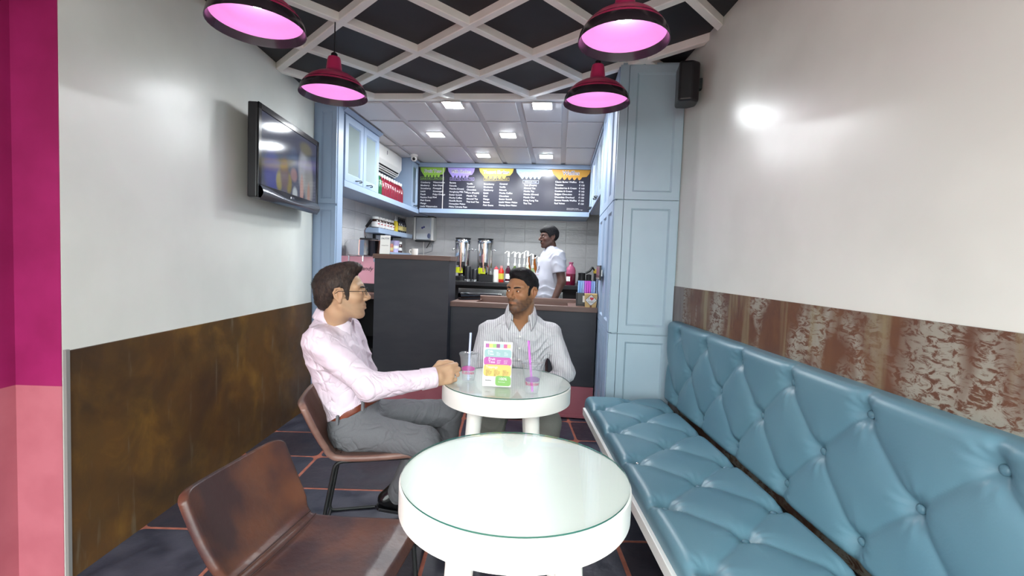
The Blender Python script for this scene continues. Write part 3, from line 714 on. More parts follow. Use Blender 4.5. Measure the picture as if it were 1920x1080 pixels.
# pink jar
pj = kthing('syrup_jar', 'large clear pink jar half full of dark red syrup on the back counter', 'jar', (.152,6.15,1.07))
obj('jar', MB().lathe([(0,.002),(.058,.002),(.063,.012),(.063,.19),(.052,.225),(.03,.25),(.024,.26),(.024,.275),(.03,.28),(.03,.295),(0,.295)], 24), mat('pink_clear_plastic', rgb(206,110,150), .08, trans=.45), pj, smooth=40)
obj('syrup', MB().lathe([(0,.0),(.06,.0),(.0645,.012),(.0645,.145),(0,.145)], 24), mat('cherry_syrup', rgb(110,14,48), .15, coat=.4), pj, smooth=40)
obj('label', MB().grid(lambda u,v: (.0652*math.sin(-1.0+.9*u), -.0652*math.cos(-1.0+.9*u), .05+.06*v), 10, 2), m_wlab, pj, smooth='all')
# small black machine and tools at right back
gm = kthing('coffee_grinder', 'black and steel grinder at the right end of the back counter', 'grinder', (.33,6.25,1.07))
obj('body', MB().box(-.08,.10,-.06,.08,0,.07).lathe([(0,.07),(.05,.07),(.045,.12),(.05,.16),(.0,.165)], 16, (-.03,0,0)).lathe([(0,.07),(.035,.07),(.035,.14),(0,.15)], 14, (.06,.0,0)), m_plastic_b, gm, smooth=40)
obj('steel_cup', MB().lathe([(0,.07),(.03,.07),(.034,.12),(.028,.125),(0,.12)], 16, (-.06,-.075,-.07)), m_chrome, gm, smooth=40)
obj('arm', MB().tube([(.02,-.02,.16),(.07,-.03,.19),(.10,-.02,.24)], .014, 8).tube([(.10,-.02,.24),(.13,0,.2)], .012,8), m_matteb, gm, smooth=40)
yt = kthing('sponge_box', 'small yellow box on top of the clutter beside the grinder', 'box', (.50,6.28,1.07))
obj('box', MB().box(-.05,.05,-.04,.04,.16,.215), mat('dull_yellow_card', rgb(190,160,60), .5), yt, bevel=.003); obj('stand', MB().box(-.045,.045,-.035,.035,0,.16), m_plastic_b, yt, bevel=.003)
fn = kthing('wall_fan', 'white round wall fan seen edge-on past the right cupboards', 'fan', (.60,5.9,1.64))
obj('guard', MB().lathe([(0,-.03),(.06,-.025),(.09,-.01),(.095,0),(.09,.01),(0,.02)], 24, T=TR(R_(-90),4,'Y')), m_white, fn, smooth=40)
obj('arm', MB().box(0,.60,-.02,.02,-.02,.02), m_white, fn, bevel=.004)
# ------------------------------------------------------------------ counter things
ps = kthing('card_reader', 'black hand-held card reader lying on the counter beside the till column', 'card reader', (-.815,4.30,.972), R_(35))
obj('body', MB().grid(lambda u,v: ((-.1+.2*u), .038*math.cos(2*PI*v)*(1-.25*u), .032+.03*math.sin(2*PI*v)*(1.1-.45*u)), 8, 13), m_plastic_g, ps, smooth='all')
obj('screen', MB().box(-.06,-.01,-.025,.025,.0625,.064), mat('grey_screen', rgb(120,128,140), .1), ps)
obj('foot', MB().box(-.10,.10,-.03,.03,0,.02), m_plastic_b, ps, bevel=.004)
cup = kthing('green_box', 'small green carton behind the card reader', 'box', (-.90,4.40,.972))
obj('body', MB().box(-.02,.06,-.02,.03,0,.05), mat('leaf_green', rgb(40,130,60), .4), cup, bevel=.003); obj('flap', MB().box(-.022,.062,-.022,.032,.05,.053), m_white, cup)
cdy = kthing('straw_caddy', 'black caddy on the right end of the counter', 'caddy', (.16,4.14,.972))
obj('box', MB().box(0,.175,.0,.10,0,.012).box(0,.008,0,.1,.012,.115).box(.167,.175,0,.1,.012,.115).box(.008,.167,0,.008,.012,.115).box(.008,.167,.092,.1,.012,.115), m_plastic_b, cdy, bevel=.002)
obj('label', MB().box(.055,.09,-.002,0,.035,.09), m_white, cdy)
scol = [rgb(150,190,236),rgb(150,190,236),rgb(176,200,240),rgb(216,120,226),rgb(222,96,220),rgb(222,96,220),rgb(150,180,236),rgb(170,196,240)]
smat = [mat('straw_%d' % k, c, .35) for k, c in enumerate(scol)]
sname = ['sky blue','sky blue','pale blue','mauve','magenta','magenta','blue','light blue']
st0 = None
for r in range(2):
    for k in range(8):
        x = .18+.019*k; y = 4.17+.03*r
        s = obj('drinking_straw', MB().lathe([(.0085,0),(.0085,.205),(.007,.205),(.007,.0)], 10), smat[k], None, smooth=40)
        kset(s, (x,y,.986)); tag(s, '%s wide straw in the caddy, %s row, %s from the left' % (sname[k], ('front','back')[r], nth[k]), 'straw', 'straws in the black caddy')
kb = kthing('kraft_box', 'kraft paper box with a white diamond heart sticker on the counter', 'box', (.280,4.07,.972))
obj('body', MB().add([(-.045,-.03,0),(.045,-.03,0),(.045,.03,0),(-.045,.03,0),(-.053,-.036,.115),(.053,-.036,.115),(.053,.036,.115),(-.053,.036,.115)], [(0,3,2,1),(4,5,6,7),(0,1,5,4),(1,2,6,5),(2,3,7,6),(3,0,4,7)]), mat('kraft_paper', rgb(206,176,120), .7), kb, bevel=.002)
TS = Matrix.Translation((0,-.0345,.062)) @ TR(R_(93),4,'X')
obj('sticker_edge', MB().prism([(0,-.051),(.051,0),(0,.051),(-.051,0)], 0, .001, TS), m_ink, kb)
obj('sticker', MB().prism([(0,-.047),(.047,0),(0,.047),(-.047,0)], 0, .002, TS), m_wlab, kb)
hp = [(.0165*16*math.sin(t)**3/16, .0165*(13*math.cos(t)-5*math.cos(2*t)-2*math.cos(3*t)-math.cos(4*t))/16) for t in [2*PI*k/24 for k in range(24)]]
obj('heart', MB().prism([(x+.006,y+.013) for x, y in hp], .002, .003, TS), mat('heart_red', rgb(214,60,70), .5), kb)
text('lettering', 'I', .024, m_ink, kb, TS @ Matrix.Translation((-.021,.006,.0028)), 'CENTER')
text('lettering', 'Bubbles', .014, m_ink, kb, TS @ Matrix.Translation((0,-.019,.0028)), 'CENTER')
obj('seal', MB().box(-.008,.008,-.037,-.0325,.0,.02), mat('brown_tape', rgb(120,76,40), .5), kb)
tb = kthing('tablet', 'dark tablet fixed to the side of the tall cupboard above the counter', 'tablet', (.322,3.82,1.215))
obj('frame', MB().box(-.012,.0,-.16,.16,0,.115), m_plastic_b, tb, bevel=.003); obj('screen', MB().box(-.013,-.012,-.15,.15,.008,.107), m_plastic_g, tb)
obj('bracket', MB().box(0,.02,-.03,.03,.03,.08), m_steel, tb)
obj('cable', MB().tube([(-.006,.05,.0),(-.008,.06,-.08),(.005,.08,-.15),(-.004,.1,-.23)], .004, 6), m_plastic_b, tb, smooth=50)

# ------------------------------------------------------------------ menu board
mbd = kthing('menu_board', 'black five-column menu board with coloured dripping headings', 'menu board', (-1.935,6.28,2.018))
obj('top_frame', MB().box(0,2.30,-.02,.02,.555,.612), m_blue2, mbd, bevel=.003)
BW, BH = 2.30, .553
obj('panel', MB().box(0,BW,0,.015,0,BH), mat('chalkboard_print', rgb(44,44,56), .22, c2=rgb(48,49,62), nscale=3), mbd)
obj('seam_strip', MB().box(.332,.340,-.004,0,0,BH), m_white, mbd)
m_wtxt = mat('white_print', rgb(236,236,240), .5)
def px(x): return (x)/3.556        # menu coordinates measured in a 3.556x view
BX = lambda u: (u-500)/1190*BW
heads = [('Fruit Teas',510,690,rgb(140,186,70)),('Milk Shakes',705,895,rgb(160,144,214)),('Yogurt Shakes',925,1165,rgb(216,190,80)),('Hot Tea Cappucino',1180,1400,rgb(170,196,222)),('Waffles',1425,1685,rgb(196,146,60))]
m_htxt = mat('navy_print', rgb(54,50,90), .5)
for s, a, b_, c in heads:
    x0, x1 = BX(a), BX(b_); w = x1-x0
    pts = [(x0,BH-.001),(x0+.03*w,BH-.05),(x0+.13*w,BH-.10)]
    n = 5
    for k in range(n):
        q = x0+w*(.18+.64*k/n)
        pts += [(q,BH-.125),(q+w*.03,BH-.135),(q+w*.065,BH-.12),(q+w*.10,BH-.095)]
    pts += [(x0+.90*w,BH-.09),(x0+.97*w,BH-.05),(x1,BH-.001)]
    bn = obj('heading_drip', MB().prism([(x,z) for x, z in pts], 0, .002, Matrix.Translation((0,-.001,0)) @ TF), mat('drip_'+s.split()[0].lower(), c, .5), mbd)
    sz = min(.072, .95*w/len(s)*1.75)
    glow = text('heading_outline', s, sz, m_wtxt, bn, Matrix.Translation(((x0+x1)/2,-.0035,BH-.068)) @ TF, 'CENTER', off=.0035)
    cu = None
    text('heading', s, sz, m_htxt, bn, Matrix.Translation(((x0+x1)/2,-.0048,BH-.068)) @ TF, 'CENTER')
colt = [(515,600,'Cranberry\nBlueberry\nStrawberry\nLitchi\nPeach\nPassion Fruit\nPink Guava\nMango\nLitchi Watermelon'),
        (603,600,'Watermelon\nKala Khatta\nPineapple\nGreenapple\nPulpy Orange\nKiwi'),
        (720,603,'Banana\nFalooda\nMatcha (Green)\nHongkong Milk Tea\nButter Scotch\nMocha Coffee\nNutella Boom\nHoneydew Melon\nMitha Calcutta Paan'),
        (842,610,'Vanilla\nCaramel\nChocolate\nTaro (Purple)\nMasala Tea\nAlmond Tea\nThai Iced Tea'),
        (960,612,'Strawberry\nBlueberry\nCranberry\nLitchi\nKiwi\nMango\nBanana\nPink Guava'),
        (1070,612,'Caramel\nVanilla\nFalooda\nMocha Coffee\nChocolate\nButter Scotch\nLitchi Water Melon\nHoney Dew Melon'),
        (1238,620,'Taro (Purple)\nAlmond Tea\nMocha Tea\nMatcha (Green)\nMasala Chai\nHong Kong Tea\nThai Tea'),
        (1450,600,'Classic Butter Waffles\nTiramisu\nStrawberries & Cream\nCookies & Cream\nBelgian Chocolate\nChocolate Overload\nBanana Nutella Waffles\nRed Velvet'),
        (1612,604,'\u20b9 90\n\u20b9 150\n\u20b9 160\n\u20b9 140\n\u20b9 150\n\u20b9 150\n\u20b9 150\n\u20b9 150')]
def BZ(v, u): return BH-((v-(503+ (u-500)*.0215))/268)*BH*1.0
for u, v_, s in colt:
    text('menu_lines', s, .0310, m_wtxt, mbd, Matrix.Translation((BX(u),-.0015,BZ(v_+6,u))) @ TF, spacing=1.29)
for u0, u1, v_, s, c in [(512,590,575,'LARGE \u20b9180',rgb(140,186,70)),(598,680,575,'SMALL \u20b9150',rgb(140,186,70)),(722,802,580,'LARGE \u20b9180',rgb(170,156,220)),(810,892,580,'SMALL \u20b9150',rgb(170,156,220)),
                       (960,1045,582,'LARGE \u20b9180',rgb(210,186,80)),(1050,1135,582,'SMALL \u20b9150',rgb(210,186,80)),(1230,1338,600,'REGULAR \u20b9120',rgb(200,210,230))]:
    x0, x1, z = BX(u0), BX(u1), BZ(v_,u0)
    mm = mat('price_print', c, .5)
    f = MB()
    for q in ((x0,x1,z+.018,z+.0205),(x0,x1,z-.0205,z-.018),(x0,x0+.0025,z-.018,z+.018),(x1-.0025,x1,z-.018,z+.018)): f.box(q[0],q[1],-.0015,0,q[2],q[3])
    fo = obj('price_box', f, mm, mbd)
    text('price', s, .024, mm, fo, Matrix.Translation(((x0+x1)/2,-.0015,z-.008)) @ TF, 'CENTER')
text('small_print', 'All prices inclusive of taxes\nActual product may vary from image', .014, m_wtxt, mbd, Matrix.Translation((BX(1535),-.0015,.045)) @ TF)

# ------------------------------------------------------------------ bench
bn = thing('bench', 'long teal button-tufted bench with a white front rail along the right wall', 'bench', (0.52,1.3,0))
bx0, by0 = .52, 1.3
Y0, Y1 = -.15, 2.985
def seg_d(px_, py_, a, b):
    ax, ay = a; bx_, by_ = b
    dx, dy = bx_-ax, by_-ay
    t = np.clip(((px_-ax)*dx+(py_-ay)*dy)/(dx*dx+dy*dy), 0, 1)
    return np.hypot(px_-(ax+t*dx), py_-(ay+t*dy))
def tuft(gx, gy, rows, w, ends, L0, L1, per=.368, A=.011, B=.026):
    """gx along (y of world), gy across; rows: list of (across, phase)"""
    h = np.zeros_like(gx); btn = []
    for r, (c, ph) in enumerate(rows):
        n0 = int((L0-ph)/per)-1
        for k in range(n0, n0+int((L1-L0)/per)+4):
            y = ph+per*k
            if L0+.06 < y < L1-.05: btn.append((y, c, r))
    dseg = np.full_like(gx, 9.)
    for y, c, r in btn:
        if r+1 < len(rows):
            for s in (-.5, .5): dseg = np.minimum(dseg, seg_d(gx, gy, (y,c), (y+s*per, rows[r+1][0])))
        if r == 0: dseg = np.minimum(dseg, seg_d(gx, gy, (y,c), (y, ends[0]))+.004)
        if r == len(rows)-1: dseg = np.minimum(dseg, seg_d(gx, gy, (y,c), (y, ends[1]))+.004)
    h -= A*np.exp(-dseg/.016)+.006*np.exp(-(dseg/.06)**2)
    for y, c, r in btn:
        d = np.hypot(gx-y, gy-c); an = np.arctan2(gy-c, gx-y)
        h -= B*np.exp(-(d/.034)**2) + .0016*np.cos(11*an+y*30)*np.exp(-((d-.045)/.028)**2)
    return h, [(y,c) for y, c, r in btn]
def rim(t, w, r):
    """rounded drop towards both ends of [0,w]"""
    e = np.minimum(t, w-t); q = np.clip(1-e/r, 0, 1); return -r*(1-np.sqrt(np.clip(1-q*q, 0, 1)))
def cushion(name, L0, L1, c0, c1, rows, place, thick, rr, nu, nv, lab):
    # denser sampling at the rims
    def axis(a, b, n, r):
        t = np.linspace(0, 1, n); s = a+(b-a)*t
        e = a+r*(1-np.cos(np.linspace(0, PI/2, 7))); f = b-r*(1-np.cos(np.linspace(0, PI/2, 7)))
        return np.unique(np.round(np.concatenate([s[(s > a+r) & (s < b-r)], e, f]), 5))
    ys = axis(L0, L1, nu, rr); cs = axis(c0, c1, nv, rr)
    gx, gy = np.meshgrid(ys, cs, indexing='ij')
    h, btn = tuft(gx, gy, rows, c1-c0, (c0, c1), L0, L1)
    h = h+rim(gx-L0, L1-L0, rr)+rim(gy-c0, c1-c0, rr)
    h = np.maximum(h, -thick*.7)
    v = [place(a, b, c) for a, b, c in zip(gx.ravel(), gy.ravel(), h.ravel())]
    n, m = gx.shape; f = [(i*m+j, (i+1)*m+j, (i+1)*m+j+1, i*m+j+1) for i in range(n-1) for j in range(m-1)]
    bord = [i*m for i in range(n)]+[(n-1)*m+j for j in range(1, m)]+[i*m+m-1 for i in range(n-2, -1, -1)]+[j for j in range(m-2, 0, -1)]
    o = len(v); v += [place(gx.ravel()[q], gy.ravel()[q], -thick) for q in bord]
    for k in range(len(bord)): k2 = (k+1) % len(bord); f.append((bord[k], bord[k2], o+k2, o+k))
    f.append([o+k for k in range(len(bord))])
    mb = MB(); mb.add(v, f)
    return obj(name, mb, m_teal, bn, smooth=60), btn, place
seat, b1, pl1 = cushion('seat_cushion', Y0, Y1, .535, 1.035, [(.60,1.268),(.795,1.452),(.99,1.268)], lambda y, x, h: (x-bx0, y-by0, .495+h), .085, .035, 420, 72, '')
back, b2, pl2 = cushion('back_cushion', Y0, Y1+.02, .475, .99, [(.54,1.338),(.735,1.525),(.92,1.338)], lambda y, z, h: (1.042-h-bx0, y-by0, z), .072, .035, 420, 72, '')
btn_prof = [(.0125,-.004),(.0125,.002),(.010,.0055),(.005,.0072),(0,.0076)]
bmesh_ = None
for par, lst, T0 in ((seat, b1, None), (back, b2, TR(R_(-90),4,'Y'))):
    o = None
    for y, c in lst:
        p = pl1(y, c, -.035) if par is seat else pl2(y, c, -.035)
        if o is None:
            o = obj('button', MB().lathe(btn_prof, 16, T=T0), m_teal, par, smooth='all', loc=p)
        else:
            q = o.copy(); link(q); q.location = p
q = obj('stud', MB().lathe([(.009,0),(.007,.004),(0,.006)], 12), m_chrome, seat, smooth='all', loc=pl1(2.0,.60,-.022))
obj('front_rail', MB().box(0,.022,Y0-by0,2.96-by0,.375,.42), m_white, bn, bevel=.002)
obj('base_board', MB().box(.02,.59,Y0-by0,2.96-by0,.385,.41), m_dark, bn)
for y in (.25,1.6,2.85): obj('leg', MB().box(.30,.34,y-.02-by0,y+.02-by0,0,.385), m_matteb, bn)

# ------------------------------------------------------------------ tables
def table(label, loc, rz, legs):
    t = thing('round_table', label, 'table', loc, rz, 'white round glass-topped tables')
    obj('top', MB().lathe([(0,.745),(.306,.745),(.31,.741),(.31,.668),(.304,.665),(.285,.665),(.285,.69),(0,.69)], 96), m_tablew, t, smooth=30)
    g = obj('glass_top', MB().lathe([(0,.7465),(.306,.7465),(.306,.7505),(.3045,.7515),(0,.7515)], 96), glass_mat('table_glass', rgb(252,255,254), .02, 1.5), t, smooth=30)
    obj('glass_rim', MB().lathe([(.3062,.7467),(.3062,.7505)], 96, cap=False), m_glassedge, g, smooth='all')
    for a in legs:
        a = R_(a); c, s = math.cos(a), math.sin(a)
        obj('leg', MB().tube([(.185*c,.185*s,.69),(.25*c,.25*s,0)], [.037,.027], 20), m_tablew, t, smooth=40)
    return t
table('white round table with a glass top, empty, nearest the camera', (.045,1.264,0), 0, (227,313,133,47))
table('white round table with a glass top holding the menu card and cups', (.022,2.268,0), 0, (222,308,140,52))
# cups
m_pet = glass_mat('clear_cup_plastic', rgb(250,251,252), .05, 1.35, .06)
def cup_(label, x, y, straw, lean, c):
    t = thing('drink_cup', label, 'cup', (x,y,.7515), 0, 'clear takeaway cups on the far table')
    obj('body', MB().lathe([(0,.0),(.027,.0),(.029,.004),(.044,.125),(.046,.128),(.0448,.128),(.0430,.124),(.0282,.006),(0,.004)], 28), m_pet, t, smooth=40)
    obj('lid', MB().lathe([(.0475,.124),(.049,.128),(.0485,.134),(.044,.137),(.040,.134),(.010,.134),(0,.134)], 28, cap=False), m_pet, t, smooth=40)
    obj('print_band', MB().grid(lambda u,v: ((.0352+.0045*v+.0006)*math.sin(-.9+1.8*u), -(.0352+.0045*v+.0006)*math.cos(-.9+1.8*u), .056+.026*v*(1-.5*(2*u-1)**2)), 16, 4), mat('cup_print', c, .4, alpha=.55), t, smooth='all')
    for ch in 'x':
        tx = text('lettering', 'Bubbles', .021, mat('cup_lettering', rgb(206,40,110), .4), t, Matrix.Translation((0,0,0)))
        me = tx.data; me.transform(Matrix.Translation((-.034,0,.040)) @ TF)
        for v_ in me.vertices:
            xx, zz = v_.co.x, v_.co.z; r = .029+.0154*(zz/.125)*1.0+.0022; an = xx/r
            v_.co = (r*math.sin(an), -r*math.cos(an), zz)
    obj('straw', MB().tube([(-lean[0]*.15,0,.006),(lean[0],lean[1],.232)], .0055, 10), straw, t, smooth=40)
    return t
cup_('clear takeaway cup with a white-blue straw beside the fist', -.162, 2.235, mat('pale_blue_straw', rgb(196,208,240), .35), (.004,0), rgb(196,70,160))
cup_('clear takeaway cup with a mauve straw near the bench side of the table', .132, 2.065, mat('mauve_straw', rgb(206,120,208), .35), (-.022,0), rgb(150,120,170))
# menu card
tc_ = thing('menu_card', 'colourful folded tent menu card standing on the far table', 'menu card', (-.026,2.15,.7515), R_(-4))
TL = TR(R_(-7),4,'X')
cw, ch_ = .066, .205
obj('front_leaf', MB().box(-cw,cw,-.0008,.0008,0,ch_,TL), m_wlab, tc_)
obj('back_leaf', MB().box(-cw,cw,-.0008,.0008,0,ch_,Matrix.Translation((0,.05,0)) @ TR(R_(7),4,'X')), m_wlab, tc_)
def card(name, x0, x1, z0, z1, c, r=.012, lay=0):
    p = round_poly(x0, x1, z0, z1, min(r,(z1-z0)*.45), 4)
    return obj(name, MB().prism(p, 0, .0006, TL @ Matrix.Translation((0,-.0008-.0006*lay,0)) @ TF), mat('print_'+name, c, .45), tc_)
for k, c in enumerate([rgb(170,90,160),rgb(226,200,110),rgb(150,200,110),rgb(140,80,130),rgb(170,200,210),rgb(190,90,140),rgb(236,210,130)]):
    card('swatch', -cw+.008+.0168*k, -cw+.0245+.0168*k, ch_-.028, ch_-.010, c, .001)
card('milk_teas_block', -cw+.004, cw-.002, .130, .170, rgb(146,180,182), .012)
card('fruit_teas_block', -cw+.003, cw-.001, .094, .134, rgb(180,78,160), .014, 1)
card('toppings_block', -cw+.003, cw-.001, .046, .100, rgb(220,188,98), .014, 2)
card('combo_block', -.006, cw-.001, .004, .050, rgb(118,170,84), .012, 3)
def ct(s, sz, x, z, m, lay=3, **k): return text('card_print', s, sz, m, tc_, TL @ Matrix.Translation((x,-.0016-.0006*lay,z)) @ TF, **k)
ct('Milk\nTeas', .0145, -.046, .155, m_wtxt, 1, spacing=.8); ct('Fruit\nTeas', .0165, -.042, .120, m_wtxt, 2, spacing=.8); ct('Toppings', .015, -.052, .084, m_wtxt)
ct('100%', .018, .008, .030, m_wtxt, 4); ct('Bubbles', .009, -.052, .024, m_ink, 1)
m_gp = mat('grey_print', rgb(120,110,80), .6)
for x in (-.052,-.014,.026): ct('tapioca\nmango pop\nlychee pop\naloe vera\njelly', .0062, x, .072, m_gp, 3)
for x in (-.002,.03): ct('passion\nlemon\npeach', .0062, x, .118, m_wtxt, 2)
for x in (-.006,.03): ct('taro\nmatcha\nmocha', .0062, x, .155, m_wtxt, 1)
ct('fresh & tasty', .0062, .008, .020, m_wtxt, 4)

# ------------------------------------------------------------------ leather chairs
SOLID_SIDE = 1
def chair(label, loc, rz, m):
    t = thing('leather_chair', label, 'chair', loc, rz, 'leather shell chairs on black tube frames')
    # local: +x is the way the sitter faces; seat crease at x=-.20
    prof = [(-.350,.685),(-.338,.655),(-.316,.605),(-.287,.545),(-.257,.49),(-.235,.457),(-.205,.437),(-.16,.432),(-.06,.432),(.04,.436),(.12,.440),(.165,.430),(.185,.405)]
    pl = [Vector((x,0,z)) for x, z in prof]
    def shell(u, v):
        s = 2*v-1; rcn = .26
        q = max(0, (abs(s)-(1-rcn))/rcn); u0 = .072*(1-math.sqrt(max(0, 1-q*q)))     # round the four corners
        u = u0+u*(1-2*u0)
        f = u*(len(pl)-1); i = min(int(f), len(pl)-2); p = pl[i].lerp(pl[i+1], f-i)
        w = .210
        pinch = 1-.11*math.exp(-((u-.50)/.17)**2)
        y = s*w*pinch
        lift = abs(s)**3
        x = p.x + .028*lift*min(1, max(0, (.55-u)/.2))
        z = p.z + .012*lift
        return (x, y, z)
    sh = obj('shell', MB().grid(shell, 60, 29), m, t, smooth='all', solid=.028, bevel=0)
    sh.modifiers['solid'].offset = SOLID_SIDE
    sd = sh.modifiers.new('sub', 'SUBSURF'); sd.levels = 1; sd.render_levels = 1
    for u0 in (.475, .535):
        pts = [Vector(shell(u0, v))+Vector((.006,0,.0075)) for v in np.linspace(.04,.96,24)]
        obj('seam', MB().tube(pts, .0022, 6), mat('dark_seam_thread', rgb(58,34,28), .5), t, smooth='all')
    mf = m_matteb; r = .0085
    def rnd(pts, rad=.035, n=5):
        out = [Vector(pts[0])]
        for a, b, c in zip(pts, pts[1:], pts[2:]):
            a, b, c = Vector(a), Vector(b), Vector(c)
            p, q = b+(a-b).normalized()*rad, b+(c-b).normalized()*rad
            for k in range(n+1):
                s = k/n; out.append(p*(1-s)**2+b*2*s*(1-s)+q*s*s)
        return out+[Vector(pts[-1])]
    for s in (-1, 1):
        y = s*.185
        loop = [(-.02,y,.417),(.16,y,.417),(.20,y,.009),(-.27,y,.009),(-.20,y,.417),(-.02,y,.417)]
        obj('leg', MB().tube(rnd(loop), r, 8), mf, t, smooth='all')
    obj('cross_bar', MB().tube([(.13,-.185,.417),(.13,.185,.417)], r, 8).tube([(-.13,-.185,.417),(-.13,.185,.417)], r, 8), mf, t, smooth=60)
    obj('foot_bar', MB().tube([(-.262,-.185,.012),(-.262,.185,.012)], r, 8), mf, t, smooth=60)
    return t
chair('worn dark brown leather chair, empty, in the near left foreground', (-.465,1.365,0), R_(-9), m_leather)
chair('tan brown leather chair under the man in the pink shirt', (-.57,2.275,0), R_(13), m_leather2)
chair('brown leather chair under the man in the striped shirt, mostly hidden', (.10,2.93,0), R_(-90), m_leather)
# ------------------------------------------------------------------ people: smooth implicit bodies meshed with surface nets
def smin(a, b, k):
    h = np.clip(.5+.5*(b-a)/k, 0, 1); return b*(1-h)+a*h-k*h*(1-h)
def smax(a, b, k): return -smin(-a, -b, k)
def d_rc(P, a, b, ra, rb):
    a = np.asarray(a, float); b = np.asarray(b, float); ab = b-a
    t = np.clip(((P-a)@ab)/(ab@ab+1e-12), 0, 1)
    return np.linalg.norm(P-a-t[:,None]*ab, axis=1)-(ra+(rb-ra)*t)
def d_ell(P, c, r, Rm=None):
    q = P-np.asarray(c, float)
    if Rm is not None: q = q@Rm
    r = np.asarray(r, float); k0 = np.linalg.norm(q/r, axis=1); k1 = np.linalg.norm(q/(r*r), axis=1)
    return k0*(k0-1)/np.maximum(k1, 1e-9)
class Prim:
    def __init__(s, fn, c, rad, k=.02): s.fn, s.c, s.rad, s.k = fn, np.asarray(c, float), rad, k
def rc(a, b, ra, rb, k=.02):
    a = np.asarray(a, float); b = np.asarray(b, float)
    return Prim(lambda P: d_rc(P, a, b, ra, rb), (a+b)/2, np.linalg.norm(b-a)/2+max(ra, rb), k)
def chain(pts, rs, k=.01): return [rc(pts[i], pts[i+1], rs[i], rs[i+1], k) for i in range(len(pts)-1)]
def ell(c, r, k=.02, Rm=None): return Prim(lambda P: d_ell(P, c, r, Rm), c, max(r), k)
def loft(secs, yaw=0, pivot=(0,0), k=.03, grow=0.0, n=2.3):
    """secs: (z, cx, cy, a, b) elliptical sections stacked along z, turned by yaw about pivot"""
    S = np.array(secs, float); z = S[:,0]; cy_, sy_ = math.cos(yaw), math.sin(yaw)
    zz = np.linspace(z[0], z[-1], 80)
    def sm(col):
        v = np.interp(zz, z, col); ker = np.array([1,2,3,2,1.])/9
        vp = np.concatenate([[v[0]]*2, v, [v[-1]]*2]); return np.convolve(vp, ker, 'valid')
    A = [sm(S[:,i]) for i in range(1, 5)]
    def fn(P):
        pz = np.clip(P[:,2], z[0], z[-1]); cx, cyy, a, b = [np.interp(pz, zz, q) for q in A]
        x = P[:,0]-pivot[0]; y = P[:,1]-pivot[1]
        X = cy_*x+sy_*y+pivot[0]-cx; Y = -sy_*x+cy_*y+pivot[1]-cyy
        a = a+grow; b = b+grow
        q = (np.abs(X/a)**n+np.abs(Y/b)**n)**(1/n)
        d = (q-1)*np.minimum(a, b)
        return smax(d, np.maximum(z[0]-P[:,2], P[:,2]-z[-1])-grow, .03)
    c = np.array([S[:,1].mean(), S[:,2].mean(), (z[0]+z[-1])/2])
    return Prim(fn, c, np.hypot((z[-1]-z[0])/2, max(S[:,3].max(), S[:,4].max())+.1)+.05, k)
def evalp(prims, P):
    d = None
    for p in prims:
        e = p.fn(P); d = e if d is None else smin(d, e, p.k)
    return d
